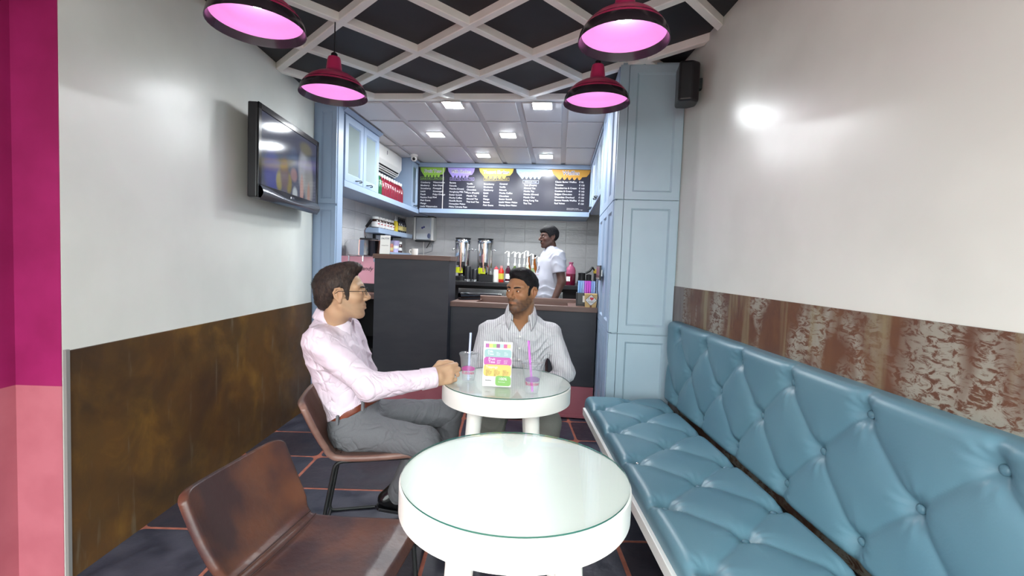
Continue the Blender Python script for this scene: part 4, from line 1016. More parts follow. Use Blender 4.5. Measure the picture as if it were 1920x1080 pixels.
def sdf_mesh(prims, h, cuts=(), disp=None, margin=.012):
    """surface nets over the blocks that hold the surface"""
    lo = np.min([p.c-p.rad for p in prims], axis=0)-margin; hi = np.max([p.c+p.rad for p in prims], axis=0)+margin
    B = 14; nb = np.ceil((hi-lo)/(h*B)).astype(int); n = nb*B
    D = np.ones(n, np.float32)
    half = h*B*.5*1.7321
    idx = np.stack(np.meshgrid(*[np.arange(q) for q in nb], indexing='ij'), -1).reshape(-1, 3)
    ctr = lo+(idx+.5)*h*B
    ks = max(p.k for p in prims)
    og = np.stack(np.meshgrid(*[np.arange(B)]*3, indexing='ij'), -1).reshape(-1, 3)
    cen = np.stack([p.c for p in prims]); rad = np.array([p.rad for p in prims])
    for b in range(len(idx)):
        dist = np.linalg.norm(cen-ctr[b], axis=1)-rad
        near = [p for p, q in zip(prims, dist) if q < half+p.k+.01]
        if not near: continue
        dc = evalp(near, ctr[b:b+1])[0]
        if dc > half*1.5+ks*.5: continue
        i, j, k = idx[b]*B
        if dc < -half*2.2-ks and not cuts: D[i:i+B, j:j+B, k:k+B] = -1; continue
        P = lo+(idx[b]*B+og+.5)*h
        d = evalp(near, P)
        if disp is not None: d = d+disp(P)
        for fn, kk in cuts: d = smax(d, fn(P), kk)
        D[i:i+B, j:j+B, k:k+B] = d.reshape(B, B, B)
    ins = D < 0
    cnt = np.zeros(np.array(D.shape)-1, np.uint8)
    cor = [(a, b, c) for a in (0,1) for b in (0,1) for c in (0,1)]
    sl = lambda o, s: tuple(slice(o[q], s[q]-1+o[q]) for q in range(3))
    for o in cor: cnt += ins[sl(o, D.shape)]
    cell = np.argwhere((cnt > 0) & (cnt < 8))
    vid = -np.ones(cnt.shape, np.int64); vid[tuple(cell.T)] = np.arange(len(cell))
    acc = np.zeros((len(cell), 3)); num = np.zeros(len(cell))
    vals = {o: D[tuple((cell+np.array(o)).T)].astype(float) for o in cor}
    for a in cor:
        for ax in range(3):
            if a[ax]: continue
            b = list(a); b[ax] = 1; b = tuple(b)
            va, vb = vals[a], vals[b]; m = (va < 0) != (vb < 0)
            t = np.where(m, va/np.where(m, va-vb, 1), 0)
            p = np.repeat(np.array(a, float)[None], len(cell), 0); p[:, ax] += t
            acc[m] += p[m]; num[m] += 1
    V = lo+(cell+acc/num[:,None]+.5)*h
    F = []
    for ax in range(3):
        s0 = [slice(None)]*3; s1 = [slice(None)]*3; s0[ax] = slice(0, -1); s1[ax] = slice(1, None)
        A, Bv = ins[tuple(s0)], ins[tuple(s1)]
        e = np.argwhere(A != Bv)
        u, w = [(1,2),(2,0),(0,1)][ax]
        ok = (e[:,u] > 0) & (e[:,w] > 0) & (e[:,u] < cnt.shape[u]) & (e[:,w] < cnt.shape[w]); e = e[ok]
        q = []
        for du, dw in ((-1,-1),(0,-1),(0,0),(-1,0)):
            c = e.copy(); c[:,u] += du; c[:,w] += dw; q.append(vid[tuple(c.T)])
        q = np.stack(q, 1); fl = A[tuple(e.T)]
        q[~fl] = q[~fl][:, ::-1]
        F.append(q[(q >= 0).all(1)])
    return V, np.concatenate(F)
def relax(V, F, it=2, lam=.5):
    E = np.concatenate([F[:, [0,1]], F[:, [1,2]], F[:, [2,3]], F[:, [3,0]]])
    E = np.concatenate([E, E[:, ::-1]]); n = np.bincount(E[:,0], minlength=len(V))[:,None]
    for _ in range(it):
        S = np.zeros_like(V)
        for q in range(3): S[:,q] = np.bincount(E[:,0], weights=V[E[:,1], q], minlength=len(V))
        V = V+lam*(S/np.maximum(n, 1)-V)
    return V
def np_obj(name, V, F, m, parent, col=None, off=(0,0,0), label=None):
    me = bpy.data.meshes.new(name); V = V-np.asarray(off, float)
    me.vertices.add(len(V)); me.vertices.foreach_set('co', V.astype(np.float32).ravel())
    k = F.shape[1]
    me.loops.add(len(F)*k); me.loops.foreach_set('vertex_index', F.astype(np.int32).ravel())
    me.polygons.add(len(F)); me.polygons.foreach_set('loop_start', np.arange(0, len(F)*k, k, dtype=np.int32))
    me.polygons.foreach_set('use_smooth', np.ones(len(F), bool))
    me.update(calc_edges=True); me.materials.append(m)
    if col is not None:
        a = me.color_attributes.new('Col', 'FLOAT_COLOR', 'POINT')
        a.data.foreach_set('color', np.concatenate([col, np.ones((len(col),1))], 1).astype(np.float32).ravel())
    o = link(bpy.data.objects.new(name, me)); o.parent = parent
    if label: o['label'] = label
    return o
def noise3(P, f, seed=0):
    r = np.random.RandomState(seed); d = np.zeros(len(P))
    for _ in range(6):
        v = r.normal(size=3); v /= np.linalg.norm(v); d += np.sin(P@(v*f*r.uniform(.7,1.4))+r.uniform(0,6.28))
    return d/6
# ---- head in its own frame: +x face, +y the person's left, +z up, origin between the ears at eye height
def head_sdf(Q, p):
    x, y, z = Q[:,0], Q[:,1], Q[:,2]; S = np.stack([x, np.abs(y), z], 1)
    d = d_ell(Q, (-.016,0,.034), (.094,.075,.086))
    d = smin(d, d_ell(Q, (.024,0,-.012), (.064,.060,.086)), .03)
    d = smin(d, d_ell(Q, (.036,0,-.070), (.044,.043,.040)), .028)
    d = smin(d, d_rc(S, (-.010,.054,-.048), (.050,.020,-.098), .018, .014), .024)
    d = smin(d, d_ell(Q, (.064,0,-.100), (.020,.022,.019)), .016)
    d = smin(d, d_ell(S, (.050,.040,-.020), (.028,.024,.020)), .02)
    d = smin(d, d_rc(S, (.078,.010,.027), (.062,.050,.027), .011, .010), .014)
    d = smax(d, -d_ell(S, (.096,.032,.004), (.020,.019,.012)), .012)
    d = smin(d, d_ell(S, (.0755,.032,.0015), (.0135,.0165,.0125)), .003)
    d = smax(d, -d_ell(S, (.093,.032,.0010), (.012,.0140,.0051)), .0015)
    nl = p.get('nose', 1)
    d = smin(d, d_rc(Q, (.082,0,.016), (.082+.026*nl,0,-.026), .0085, .0115), .012)
    d = smin(d, d_ell(Q, (.081+.026*nl,0,-.028), (.0115,.0115,.0105)), .006)
    d = smin(d, d_ell(S, (.094,.0125,-.034), (.012,.0085,.0085)), .005)
    d = smax(d, -d_ell(S, (.100,.0065,-.0415), (.006,.0034,.004)), .002)
    d = smin(d, d_ell(Q, (.071,0,-.060), (.021,.027,.018)), .012)
    so = p.get('smile', 0)
    d = smin(d, d_rc(S, (.0900-.002*so,0,-.0600+.001*so), (.073-.002*so,.025+.005*so,-.0640+.004*so), .0050, .0026), .004)
    d = smin(d, d_rc(S, (.0885-.001*so,0,-.0715-.002*so), (.073-.002*so,.023+.006*so,-.0675+.004*so), .0062, .0026), .004)
    d = smax(d, -d_rc(S, (.098,0,-.0655), (.080,.027+.002*so,-.0650+.005*so), .0013+.0030*so, .0008+.0006*so), .0025)
    ear = d_ell(S, (-.013,.075,-.002), (.0185,.008,.029))
    ear = smax(ear, -d_ell(S, (-.009,.085,.000), (.0115,.009,.0185)), .003)
    for e0, e1 in (((.002,.075,.010),(-.006,.079,.027)),((-.006,.079,.027),(-.022,.083,.026)),((-.022,.083,.026),(-.031,.085,.010)),((-.031,.085,.010),(-.027,.083,-.010)),((-.027,.083,-.010),(-.014,.079,-.028))):
        ear = smin(ear, d_rc(S, e0, e1, .0042, .0042), .003)
    ear = smin(ear, d_ell(S, (-.010,.076,-.030), (.009,.006,.009)), .005)
    ear = smin(ear, d_rc(S, (.000,.076,-.012), (.001,.075,.000), .0050, .0045), .004)
    ear = smin(ear, d_rc(S, (-.018,.080,-.012), (-.020,.080,.012), .0032, .0032), .004)
    d = smin(d, ear, .006)
    return d
def head_prim(loc, Rm, s, p):
    loc = np.asarray(loc, float)
    return Prim(lambda P: head_sdf(((P-loc)@Rm)/s, p)*s, loc, .165*s, .018)
def head_frame(face, pitch=0, roll=0):
    """columns: face direction, the person's left, up"""
    f = np.array([math.cos(face)*math.cos(pitch), math.sin(face)*math.cos(pitch), math.sin(pitch)])
    l = np.cross([0,0,1], f); l /= np.linalg.norm(l); u = np.cross(f, l)
    l2 = l*math.cos(roll)+u*math.sin(roll); u2 = np.cross(f, l2)
    return np.stack([f, l2, u2], 1)
def sstep(a, b, x): t = np.clip((x-a)/(b-a), 0, 1); return t*t*(3-2*t)
def skin_color(V, head, base, beard=0.0, beard_c=(.03,.025,.025), stubble_noise=1):
    loc, Rm, s = head; Q = ((V-loc)@Rm)/s; n = len(V)
    C = np.repeat(np.array(base)[None], n, 0)*(1+.06*noise3(V, 60, 3)[:,None])
    x, y, z = Q[:,0], np.abs(Q[:,1]), Q[:,2]; inh = (np.linalg.norm(Q, axis=1) < .165)
    def mixc(w, c): 
        nonlocal C
        w = (w*inh)[:,None]; C = C*(1-w)+np.array(c)[None]*w
    lips = np.exp(-((z+.0655)/.0065)**4)*sstep(.068,.076,x)*(1-sstep(.022,.028,y))
    mixc(lips*.55, np.array(base)*np.array([.80,.52,.52]))
    red = np.exp(-((z+.022)/.03)**2)*np.exp(-((y-.038)/.02)**2)*sstep(.03,.06,x); mixc(red*.22, np.array(base)*np.array([1.0,.72,.66]))
    ears = sstep(.066,.076,y)*np.exp(-((x+.01)/.03)**2)*np.exp(-((z)/.035)**2); mixc(ears*.30, np.array(base)*np.array([1.02,.72,.66]))
    nose = np.exp(-((x-.108)/.02)**2)*(y < .02)*np.exp(-((z+.03)/.015)**2); mixc(nose*.2, np.array(base)*np.array([1,.74,.68]))
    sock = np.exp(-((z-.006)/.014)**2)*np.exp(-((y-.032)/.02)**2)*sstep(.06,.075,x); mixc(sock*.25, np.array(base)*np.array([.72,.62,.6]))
    if beard:
        b = sstep(-.034,-.056,z)*sstep(-.02,.01,x)
        b = np.maximum(b, sstep(.052,.058,y)*sstep(.045,.03,x)*sstep(-.012,.0,x)*sstep(.02,-.02,z))
        mous = np.exp(-((z+.0505)/.009)**2)*sstep(.066,.074,x)*(1-sstep(.028,.036,y))
        cheek = sstep(.0,-.03, z+.030-.35*(y-.02))
        b = np.maximum(b*np.maximum(cheek, sstep(-.075,-.09,z)), mous)
        b = b*(1-lips)
        mixc(np.clip(b*beard*(.85+.3*noise3(V, 330, 5)*stubble_noise), 0, 1), beard_c)
    return np.clip(C, 0, 1)
def hair_obj(name, head, fn, h, m, parent, off, cards=0, clen=.016, flow=(-.5,0,.3), seed=1, tilt=.35):
    loc, Rm, s = head
    P = [Prim(lambda P: fn(((P-loc)@Rm)/s)*s, loc+Rm@np.array([-.01,0,.035])*s, .15*s, .01)]
    V, F = sdf_mesh(P, h); V = relax(V, F, 1)
    if cards:
        rs = np.random.RandomState(seed)
        Fc = F[rs.randint(0, len(F), cards)]; c = V[Fc].mean(1)
        nrm = np.cross(V[Fc[:,1]]-V[Fc[:,0]], V[Fc[:,2]]-V[Fc[:,0]]); nrm /= np.linalg.norm(nrm, axis=1)[:,None]+1e-9
        Q = ((c-loc)@Rm)/s
        out = (nrm*((c-loc-Rm@np.array([-.01,0,.03]))).sum(1)[:,None] > 0).all(1)
        sg = np.sign((nrm*(c-loc)).sum(1))[:,None]; nrm = nrm*sg
        fl = flow(Q) if callable(flow) else np.repeat(np.array(flow)[None], cards, 0)
        fl = fl@Rm.T + rs.normal(size=(cards,3))*.35
        fl -= nrm*(fl*nrm).sum(1)[:,None]; fl /= np.linalg.norm(fl, axis=1)[:,None]+1e-9
        dirn = fl+nrm*tilt*rs.uniform(.3,1.3,(cards,1)); L_ = clen*s*rs.uniform(.5,1.3,(cards,1))
        side = np.cross(dirn, nrm); side /= np.linalg.norm(side, axis=1)[:,None]+1e-9
        wv = .0009*s
        a = c-nrm*.003; T1 = a+side*wv; T2 = a-side*wv; T3 = a+dirn*L_+side*wv*.15; T4 = a+dirn*L_-side*wv*.15
        o = len(V); V = np.concatenate([V, T1, T2, T3, T4])
        k = np.arange(cards); F = np.concatenate([F, np.stack([o+k, o+cards+k, o+3*cards+k, o+2*cards+k], 1)])
    return np_obj(name, V, F, m, parent, off=off)
def eyes(head, parent, off, gaze=(1,0,0), dark=rgb(40,26,20)):
    loc, Rm, s = head
    for sy in (1,-1):
        c = loc+Rm@np.array([.0748,.032*sy,.0010])*s
        mb = MB(); mb.lathe([(0,-.0115),(.006,-.0098),(.0100,-.0057),(.0115,0),(.0100,.0057),(.006,.0098),(0,.0115)], 16)
        mb.mi = 1; mb.lathe([(.0064,.0096),(.0058,.0104),(.0,.0121)], 14)
        g = Rm@np.array(gaze); z = Vector(g).normalized(); q = z.to_track_quat('Z','Y').to_matrix().to_4x4()
        T = Matrix.Translation(Vector(c-np.asarray(off))) @ q @ Matrix.Scale(s*1.03,4)
        mb.v = [tuple(T @ Vector(v)) for v in mb.v]
        obj('eye', mb, [m_eyew, m_iris], parent, smooth='all')
def brows(head, parent, off, m, th=.0042, dz=0, arch=.004):
    loc, Rm, s = head; off = np.asarray(off)
    for sy in (1,-1):
        pts = []
        for t in np.linspace(0, 1, 8):
            q = np.array([.0915-.003*t-.022*t*t, (.011+.041*t)*sy, .0185+dz+arch*math.sin(PI*min(1,t*.95))+.002*t])
            pts.append(tuple(loc+Rm@q*s-off))
        mb = MB().tube(pts, [th*s*w for w in (.7,1,1.1,1.05,1,.85,.6,.3)], 7)
        obj('eyebrow', mb, m, parent, smooth='all')
m_eyew = mat('eye_white', rgb(222,218,212), .15); m_iris = mat('dark_iris', rgb(36,22,16), .08)
def skin_mat(name, rough=.45):
    m = mat(name, (1,1,1,1), rough, bump=.05, bscale=300); nt = m.node_tree; b = nt.nodes['Principled BSDF']
    a = nt.nodes.new('ShaderNodeAttribute'); a.attribute_name = 'Col'; nt.links.new(a.outputs['Color'], b.inputs['Base Color'])
    b.inputs['Subsurface Weight'].default_value = .08; b.inputs['Subsurface Radius'].default_value = (.012,.005,.003); b.inputs['Subsurface Scale'].default_value = .6
    b.inputs['Specular IOR Level'].default_value = .4
    return m
m_skin = skin_mat('skin')
def stripe_mat(name, base, line, freq, width=.16):
    m = mat(name, base, .75, bump=.06, bscale=260, sheen=.1); nt = m.node_tree; L = nt.links.new; b = nt.nodes['Principled BSDF']
    tc = nt.nodes.new('ShaderNodeTexCoord'); sx = nt.nodes.new('ShaderNodeSeparateXYZ'); L(tc.outputs['Object'], sx.inputs[0])
    n = nt.nodes.new('ShaderNodeTexNoise'); n.inputs['Scale'].default_value = 7; L(tc.outputs['Object'], n.inputs['Vector'])
    w = nt.nodes.new('ShaderNodeMath'); w.operation = 'MULTIPLY_ADD'; L(n.outputs['Fac'], w.inputs[0]); w.inputs[1].default_value = .012; L(sx.outputs[0], w.inputs[2])
    f = nt.nodes.new('ShaderNodeMath'); f.operation = 'MULTIPLY'; L(w.outputs[0], f.inputs[0]); f.inputs[1].default_value = freq
    fr = nt.nodes.new('ShaderNodeMath'); fr.operation = 'FRACT'; L(f.outputs[0], fr.inputs[0])
    lt = nt.nodes.new('ShaderNodeMath'); lt.operation = 'LESS_THAN'; L(fr.outputs[0], lt.inputs[0]); lt.inputs[1].default_value = width
    mx = nt.nodes.new('ShaderNodeMix'); mx.data_type = 'RGBA'; mx.inputs[6].default_value = base; mx.inputs[7].default_value = line
    L(lt.outputs[0], mx.inputs[0]); L(mx.outputs[2], b.inputs['Base Color']); return m
def hand_fist(wrist, knuck, back, up, r=1.0):
    """closed hand: wrist->knuck direction, 'back' is the outward normal of the back of the hand, 'up' towards the index side"""
    w = np.asarray(wrist, float); f = np.asarray(knuck, float)-w; Lf = np.linalg.norm(f); f /= Lf
    bk = np.asarray(back, float); bk -= f*(bk@f); bk /= np.linalg.norm(bk); u = np.cross(f, bk); u = u*np.sign(u@np.asarray(up, float))
    at = lambda a, b, c: w+f*a*r+bk*b*r+u*c*r
    P = [rc(at(-.03,0,0), at(.02,0,0), .030*r, .033*r, .012)]
    L4 = [(.078,.033),(.082,.011),(.077,-.011),(.068,-.031)]
    for q, c in L4: P.append(rc(at(.01,.0,c*.75), at(q,.002,c), .018*r, .0135*r, .012))
    P.append(rc(at(.03,-.018,.0), at(.05,-.018,-.01), .024*r, .022*r, .012))
    for i, (q, c) in enumerate(L4):
        l1 = (.030,.034,.031,.026)[i]; rr = (.0112,.0115,.0108,.0096)[i]
        pts = [at(q,.003,c), at(q+l1,-.010,c), at(q+l1-.006,-.036,c*.95), at(q+l1-.028,-.040,c*.9)]
        P += chain(pts, [rr*1.12*r, rr*r, rr*.92*r, rr*.82*r], .0035)
    P += chain([at(.008,-.012,.028), at(.040,-.020,.052), at(.072,-.024,.050), at(.096,-.026,.043)], [.016*r,.0145*r,.0125*r,.0105*r], .006)
    return P, at
def hand_relaxed(wrist, dirv, palm, side, r=1.0):
    """open hand with slightly curled fingers; palm = direction the palm faces, side = thumb side"""
    w = np.asarray(wrist, float); f = np.asarray(dirv, float); f /= np.linalg.norm(f)
    p = np.asarray(palm, float); p -= f*(p@f); p /= np.linalg.norm(p); u = np.cross(f, p); u = u*np.sign(u@np.asarray(side, float))
    at = lambda a, b, c: w+f*a*r+p*b*r+u*c*r
    P = [rc(at(-.03,0,0), at(.02,0,0), .027*r, .028*r, .012)]
    L4 = [(.086,.030),(.090,.010),(.086,-.010),(.076,-.028)]
    for q, c in L4: P.append(rc(at(.01,0,c*.7), at(q,0,c), .016*r, .0115*r, .010))
    for i, (q, c) in enumerate(L4):
        ls = (1,1.1,1.02,.82)[i]; rr = (.0095,.0098,.0093,.0083)[i]
        P += chain([at(q,0,c), at(q+.036*ls,.010,c*1.05), at(q+.058*ls,.024,c*1.05), at(q+.070*ls,.042,c*1.03)], [rr*1.1*r, rr*r, rr*.92*r, rr*.8*r], .0035)
    P += chain([at(.012,.006,.026), at(.045,.016,.050), at(.075,.024,.058), at(.098,.030,.054)], [.0145*r,.013*r,.0115*r,.0095*r], .006)
    return P
def shoe(prefix_parent, ankle, toe, m, off, lift=0):
    a = np.asarray(ankle, float); t = np.asarray(toe, float); f = t-a; f[2] *= 1
    f /= np.linalg.norm(f); s = np.cross([0,0,1], f); s /= np.linalg.norm(s); u = np.cross(f, s)
    at = lambda x, y, z: a+f*x+s*y+u*z
    P = [rc(at(-.045,0,-.035), at(.05,0,-.035), .040, .043, .02), rc(at(.05,0,-.04), at(.155,.004,-.052), .042, .030, .02), rc(at(-.02,0,.0), at(.0,0,.03), .042, .044, .02), rc(at(.02,0,.0), at(.10,0,-.035), .036, .03, .02)]
    V, F = sdf_mesh(P, .006, [(lambda P: -((P-a)@u)-.078, .004), (lambda P: ((P-a)@u)-.035, .004)])
    sh = np_obj('shoe', V, F, m, prefix_parent, off=off)
    pts = [(-.085,0),(-.07,.034),(0,.042),(.08,.046),(.15,.034),(.187,0),(.15,-.032),(.08,-.04),(0,-.038),(-.07,-.034)]
    mb = MB(); n = len(pts)
    for z in (-.088,-.072): mb.v += [tuple(at(x,y,z)-np.asarray(off)) for x, y in pts]
    mb.f = [list(range(n))[::-1], list(range(n,2*n))]+[(i,(i+1)%n,n+(i+1)%n,n+i) for i in range(n)]; mb.m = [0]*len(mb.f)
    obj('sole', mb, m_plastic_b, sh, bevel=.003)
    return sh
def collar(parent, c, face, r, m, off, up=(0,0,1), h=.036, gap=.35, drop=.03, point=.045, flare=.034):
    c = np.asarray(c, float); u = np.asarray(up, float); u /= np.linalg.norm(u)
    f = np.array([math.cos(face), math.sin(face), 0]); f -= u*(f@u); f /= np.linalg.norm(f); s = np.cross(u, f)
    def fn(a, b):
        th = gap+(2*PI-2*gap)*a; fr = max(0, math.cos(th)); e = math.exp(-min(a, 1-a)/.09)
        if b < .45:
            q = b/.45; rad = r; z = (-.012+(h+.012)*q)*(1-.35*fr)-.012*fr
        else:
            q = (b-.45)/.55; rad = r+.005+flare*q*(1-.15*fr)+.012*e*q; z = h*(1-.35*fr)-.012*fr+.004*math.sin(PI*q)-(h+drop)*q**1.2*(1-.25*fr)-point*e*q
        el = 1+.14*abs(math.cos(th))
        p = c+(f*math.cos(th)+s*math.sin(th))*rad*el+u*z
        return tuple(p-np.asarray(off))
    return obj('collar', MB().grid(fn, 48, 11), m, parent, smooth='all', solid=.003)
def folds(P, amp=.004):
    ridge = lambda s: 1-2*np.abs(np.sin(s))**.7
    a = ridge(P[:,2]*40+4*np.sin(P[:,0]*13+P[:,1]*9)+2.5*np.sin(P[:,1]*17))*np.clip(noise3(P, 16, 8)*2.4+.2, 0, 1)
    b = ridge((P[:,0]*.75+P[:,2]*.8)*33+3*np.sin(P[:,2]*15+P[:,1]*8))*np.clip(noise3(P, 20, 12)*2.4+.1, 0, 1)
    return -amp*(a+b)*.8+amp*1.0*noise3(P, 30, 2)
# ------------------------------------------------------------------ man in the pink shirt
O1 = (-.66,2.27,0)
m1 = thing('person', 'man in a pale pink shirt and glasses seated in profile, fist on the table', 'person', O1)
H1 = (np.array([-.742,2.165,1.156]), head_frame(R_(14), R_(6)), 1.03)
yaw1 = R_(8); pv1 = (-.79,2.26)
T1 = [(.44,-.69,2.27,.115,.165),(.55,-.705,2.27,.118,.162),(.66,-.738,2.27,.122,.158),(.78,-.782,2.265,.126,.165),(.88,-.812,2.26,.126,.180),(.95,-.826,2.26,.108,.178),(1.0,-.826,2.26,.078,.130),(1.04,-.82,2.25,.055,.075)]
shR, elR_, wrR = (-.822,2.085,.945), (-.575,2.055,.752), (-.318,2.165,.780)
shL, elL_, wrL = (-.80,2.43,.945), (-.74,2.53,.70), (-.66,2.43,.58)
hpR, knR, anR = (-.70,2.185,.515), (-.345,2.135,.485), (-.515,2.345,.125)
hpL, knL, anL = (-.70,2.36,.52), (-.275,2.44,.525), (-.30,2.50,.115)
fist, at1 = hand_fist(wrR, (-.235,2.195,.795), (.10,-1,.12), (0,0,1), 1.06)
body = [loft(T1, yaw1, pv1, .03, -.012), rc((-.815,2.235,.99), tuple(H1[0]+H1[1]@np.array([-.028,0,-.075])), .060, .057, .03), head_prim(*H1, dict(smile=1, nose=.86)),
        rc(shR, elR_, .052, .042, .03), rc(elR_, wrR, .041, .029, .02), rc(shL, elL_, .052, .042, .03), rc(elL_, wrL, .041, .029, .02),
        rc(hpR, knR, .078, .052, .03), rc(knR, anR, .05, .036, .03), rc(hpL, knL, .078, .052, .03), rc(knL, anL, .05, .036, .03)] + fist + hand_relaxed(wrL, (.35,-.3,-.25), (0,.3,-1), (1,.6,0))
V, F = sdf_mesh(body, .003); V = relax(V, F, 1, .4)
C = skin_color(V, H1, rgb(182,148,118)[:3], .25, rgb(96,84,78)[:3])
np_obj('body', V, F, m_skin, m1, C, O1)
m_pinkshirt = wrinkle(mat('pale_pink_cotton', rgb(216,200,214), .7, c2=rgb(222,208,220), nscale=6, bump=.08, bscale=240, sheen=.1), 9, .55, .03, (1,1,.7))
m_grey = mat('grey_suiting', rgb(104,106,110), .8, c2=rgb(98,100,104), nscale=420, bump=.08, bscale=300); wrinkle(m_grey, 7, .5, .03)
slope1 = lambda P: P[:,2]-(.535+.62*(P[:,0]+.80)-.15*(P[:,1]-2.27))
def neck_cut(c, ax, r):
    c = np.asarray(c, float); ax = np.asarray(ax, float)/np.linalg.norm(ax)
    def fn(P):
        q = P-c; t = q@ax; return -(np.maximum(np.linalg.norm(q-t[:,None]*ax, axis=1)-r, -.02-t))
    return fn
nk1 = np.array([-.812,2.235,1.0])
def vwedge(c, face, half, z0, z1, depth):
    """open front below the neck: a wedge that narrows downwards"""
    c = np.asarray(c, float); f = np.array([math.cos(face), math.sin(face), 0]); s = np.array([-f[1], f[0], 0])
    def fn(P):
        q = P-c; w = half*np.clip((P[:,2]-z0)/(z1-z0), 0, 1.5)
        return -(np.maximum(np.maximum(np.abs(q@s)-w, depth-(q@f)), z0-P[:,2]))
    return fn
wristcut = lambda w, e, back: (lambda P: ((P-np.asarray(w))@((np.asarray(w)-np.asarray(e))/np.linalg.norm(np.asarray(w)-np.asarray(e))))-back)
armax = (np.asarray(wrR)-np.asarray(elR_))/np.linalg.norm(np.asarray(wrR)-np.asarray(elR_))
shirt = [loft(T1, yaw1, pv1, .03, .010), rc(shR, elR_, .070, .060, .035), rc(elR_, wrR, .060, .043, .025), rc(shL, elL_, .070, .058, .035), rc(elL_, wrL, .058, .042, .025)]
def sleeve_end(P):     # open both cuffs at the wrists without touching the torso
    d1 = (P-np.asarray(wrR))@armax-.012; near = np.linalg.norm(P-np.asarray(wrR), axis=1)-.10
    return np.where(near < 0, d1, -1)
V, F = sdf_mesh(shirt, .0045, [(lambda P: np.where((P[:,0] > -.54) | ((P[:,1] < 2.105) & (P[:,2] > .64)), -1., -slope1(P)-.006), .006), (neck_cut(nk1, H1[0]-nk1+np.array([-.02,0,-.08]), .064), .006), (vwedge((-.80,2.235,0), yaw1, .035, .93, 1.03, .03), .004), (sleeve_end, .003)], lambda P: folds(P, .0052))
sh1 = np_obj('shirt', V, F, m_pinkshirt, m1, off=O1)
collar(sh1, (-.800,2.228,1.022), R_(6), .069, m_pinkshirt, O1, up=(.24,-.03,1), h=.046, gap=.42, drop=.004, point=.036, flare=.014)
cuffc = np.asarray(wrR)-armax*.025
obj('cuff', MB().tube([tuple(cuffc-armax*.035-np.asarray(O1)), tuple(cuffc+armax*.037-np.asarray(O1))], [.050,.047], 24), m_pinkshirt, sh1, smooth=50, bevel=.003)
trous = [loft(T1, yaw1, pv1, .03, .006), ell((-.70,2.27,.52), (.125,.175,.085), .03), rc(hpR, knR, .090, .069, .035), rc(knR, anR, .068, .053, .02), rc(hpL, knL, .090, .069, .035), rc(knL, anL, .068, .053, .02)]
V, F = sdf_mesh(trous, .005, [(lambda P: slope1(P)-.004, .004)], lambda P: folds(P, .0042)*.7)
tr1 = np_obj('trousers', V, F, m_grey, m1, off=O1)
V, F = sdf_mesh([loft(T1, yaw1, pv1, .03, .0105)], .004, [(lambda P: np.abs(slope1(P)+.014)-.017, .003)])
bl1 = np_obj('belt', V, F, mat('chestnut_belt_leather', rgb(120,58,36), .3, c2=rgb(96,44,30), nscale=12), m1, off=O1)
def on_loft(x, y, dz):
    return None
for px_, py_ in ((-.735,2.105),(-.62,2.095)):
    z = .535+.62*(px_+.80)-.15*(py_-2.27)-.014
    obj('belt_loop', MB().box(px_-O1[0]-.006, px_-O1[0]+.006, py_-O1[1]-.012, py_-O1[1]+.008, z-.022, z+.022), m_grey, tr1, bevel=.002)
m_shoe = mat('black_polished_leather', rgb(20,20,22), .18)
shoe(m1, (-.515,2.345,.135), (-.36,2.40,.085), m_shoe, O1); shoe(m1, (-.30,2.50,.095), (-.12,2.48,.095), m_shoe, O1)
m_hair1 = mat('dark_brown_hair', rgb(60,48,42), .55, spec=.3, c2=rgb(40,33,31), nscale=90, stretch=(1,1,.4), bump=.4, bscale=160)
def hair1(Q):
    x, y, z = Q[:,0], np.abs(Q[:,1]), Q[:,2]
    d = d_ell(Q, (-.022,0,.036), (.102,.081,.094))
    d = smin(d, d_ell(Q, (.040,0,.110), (.052,.056,.028)), .03)
    d = smin(d, d_ell(Q, (-.085,0,-.020), (.034,.056,.05)), .03)
    d = smin(d, d_ell(np.stack([x,y,z],1), (.021,.0655,-.002), (.011,.0075,.030)), .006)
    d = d+.0035*noise3(Q, 120, 4)+.002*noise3(Q, 260, 6)
    zl = np.interp(x, [-.13,-.085,-.06,-.035,-.012,.008,.018,.030,.036,.050,.064,.080,.11], [-.075,-.072,-.056,-.012,.028,.024,-.030,-.034,.020,.055,.076,.092,.125])
    zl = zl+np.where(x > .04, -.010*(1-np.clip(y/.04, 0, 1)), 0)
    return smax(d, (zl-z)*.75, .006)
hair_obj('hair', H1, hair1, .003, m_hair1, m1, O1, 16000, .018, lambda Q: np.stack([-.55-Q[:,0]*3, Q[:,1]*2, .45-Q[:,2]*6], 1), 3, .12)
eyes(H1, m1, O1, (1,-.05,0)); brows(H1, m1, O1, m_hair1, .0036)
loc, Rm, s = H1
g2l = lambda q: tuple(loc+Rm@np.array(q)*s-np.array(O1))
m_wire = mat('gunmetal_wire', rgb(58,52,50), .25, metal=.8)
gl = obj('eyeglasses', MB().tube([g2l((.106,-.008,.006)), g2l((.108,0,.009)), g2l((.106,.008,.006))], .0012, 6), m_wire, m1, smooth='all')
for sy in (1,-1):
    ring = [g2l((.1065-.006*math.cos(a)**2*(1 if math.cos(a)*1 > 0 else .2)-.004, sy*(.033+.024*math.cos(a)), .000+.016*math.sin(a))) for a in np.linspace(0, 2*PI, 25)[:-1]]
    obj('lens', MB().add(ring, [list(range(24))]), glass_mat('spectacle_lens', rgb(240,244,246), .02, 1.4), gl)
    obj('rim', MB().tube(ring, .0011, 6, closed=True), m_wire, gl, smooth='all')
    obj('temple', MB().tube([g2l((.099,sy*.057,.004)), g2l((.06,sy*.074,.008)), g2l((-.010,sy*.083,.015)), g2l((-.028,sy*.082,.004)), g2l((-.036,sy*.078,-.012))], .0016, 6), m_wire, gl, smooth='all')
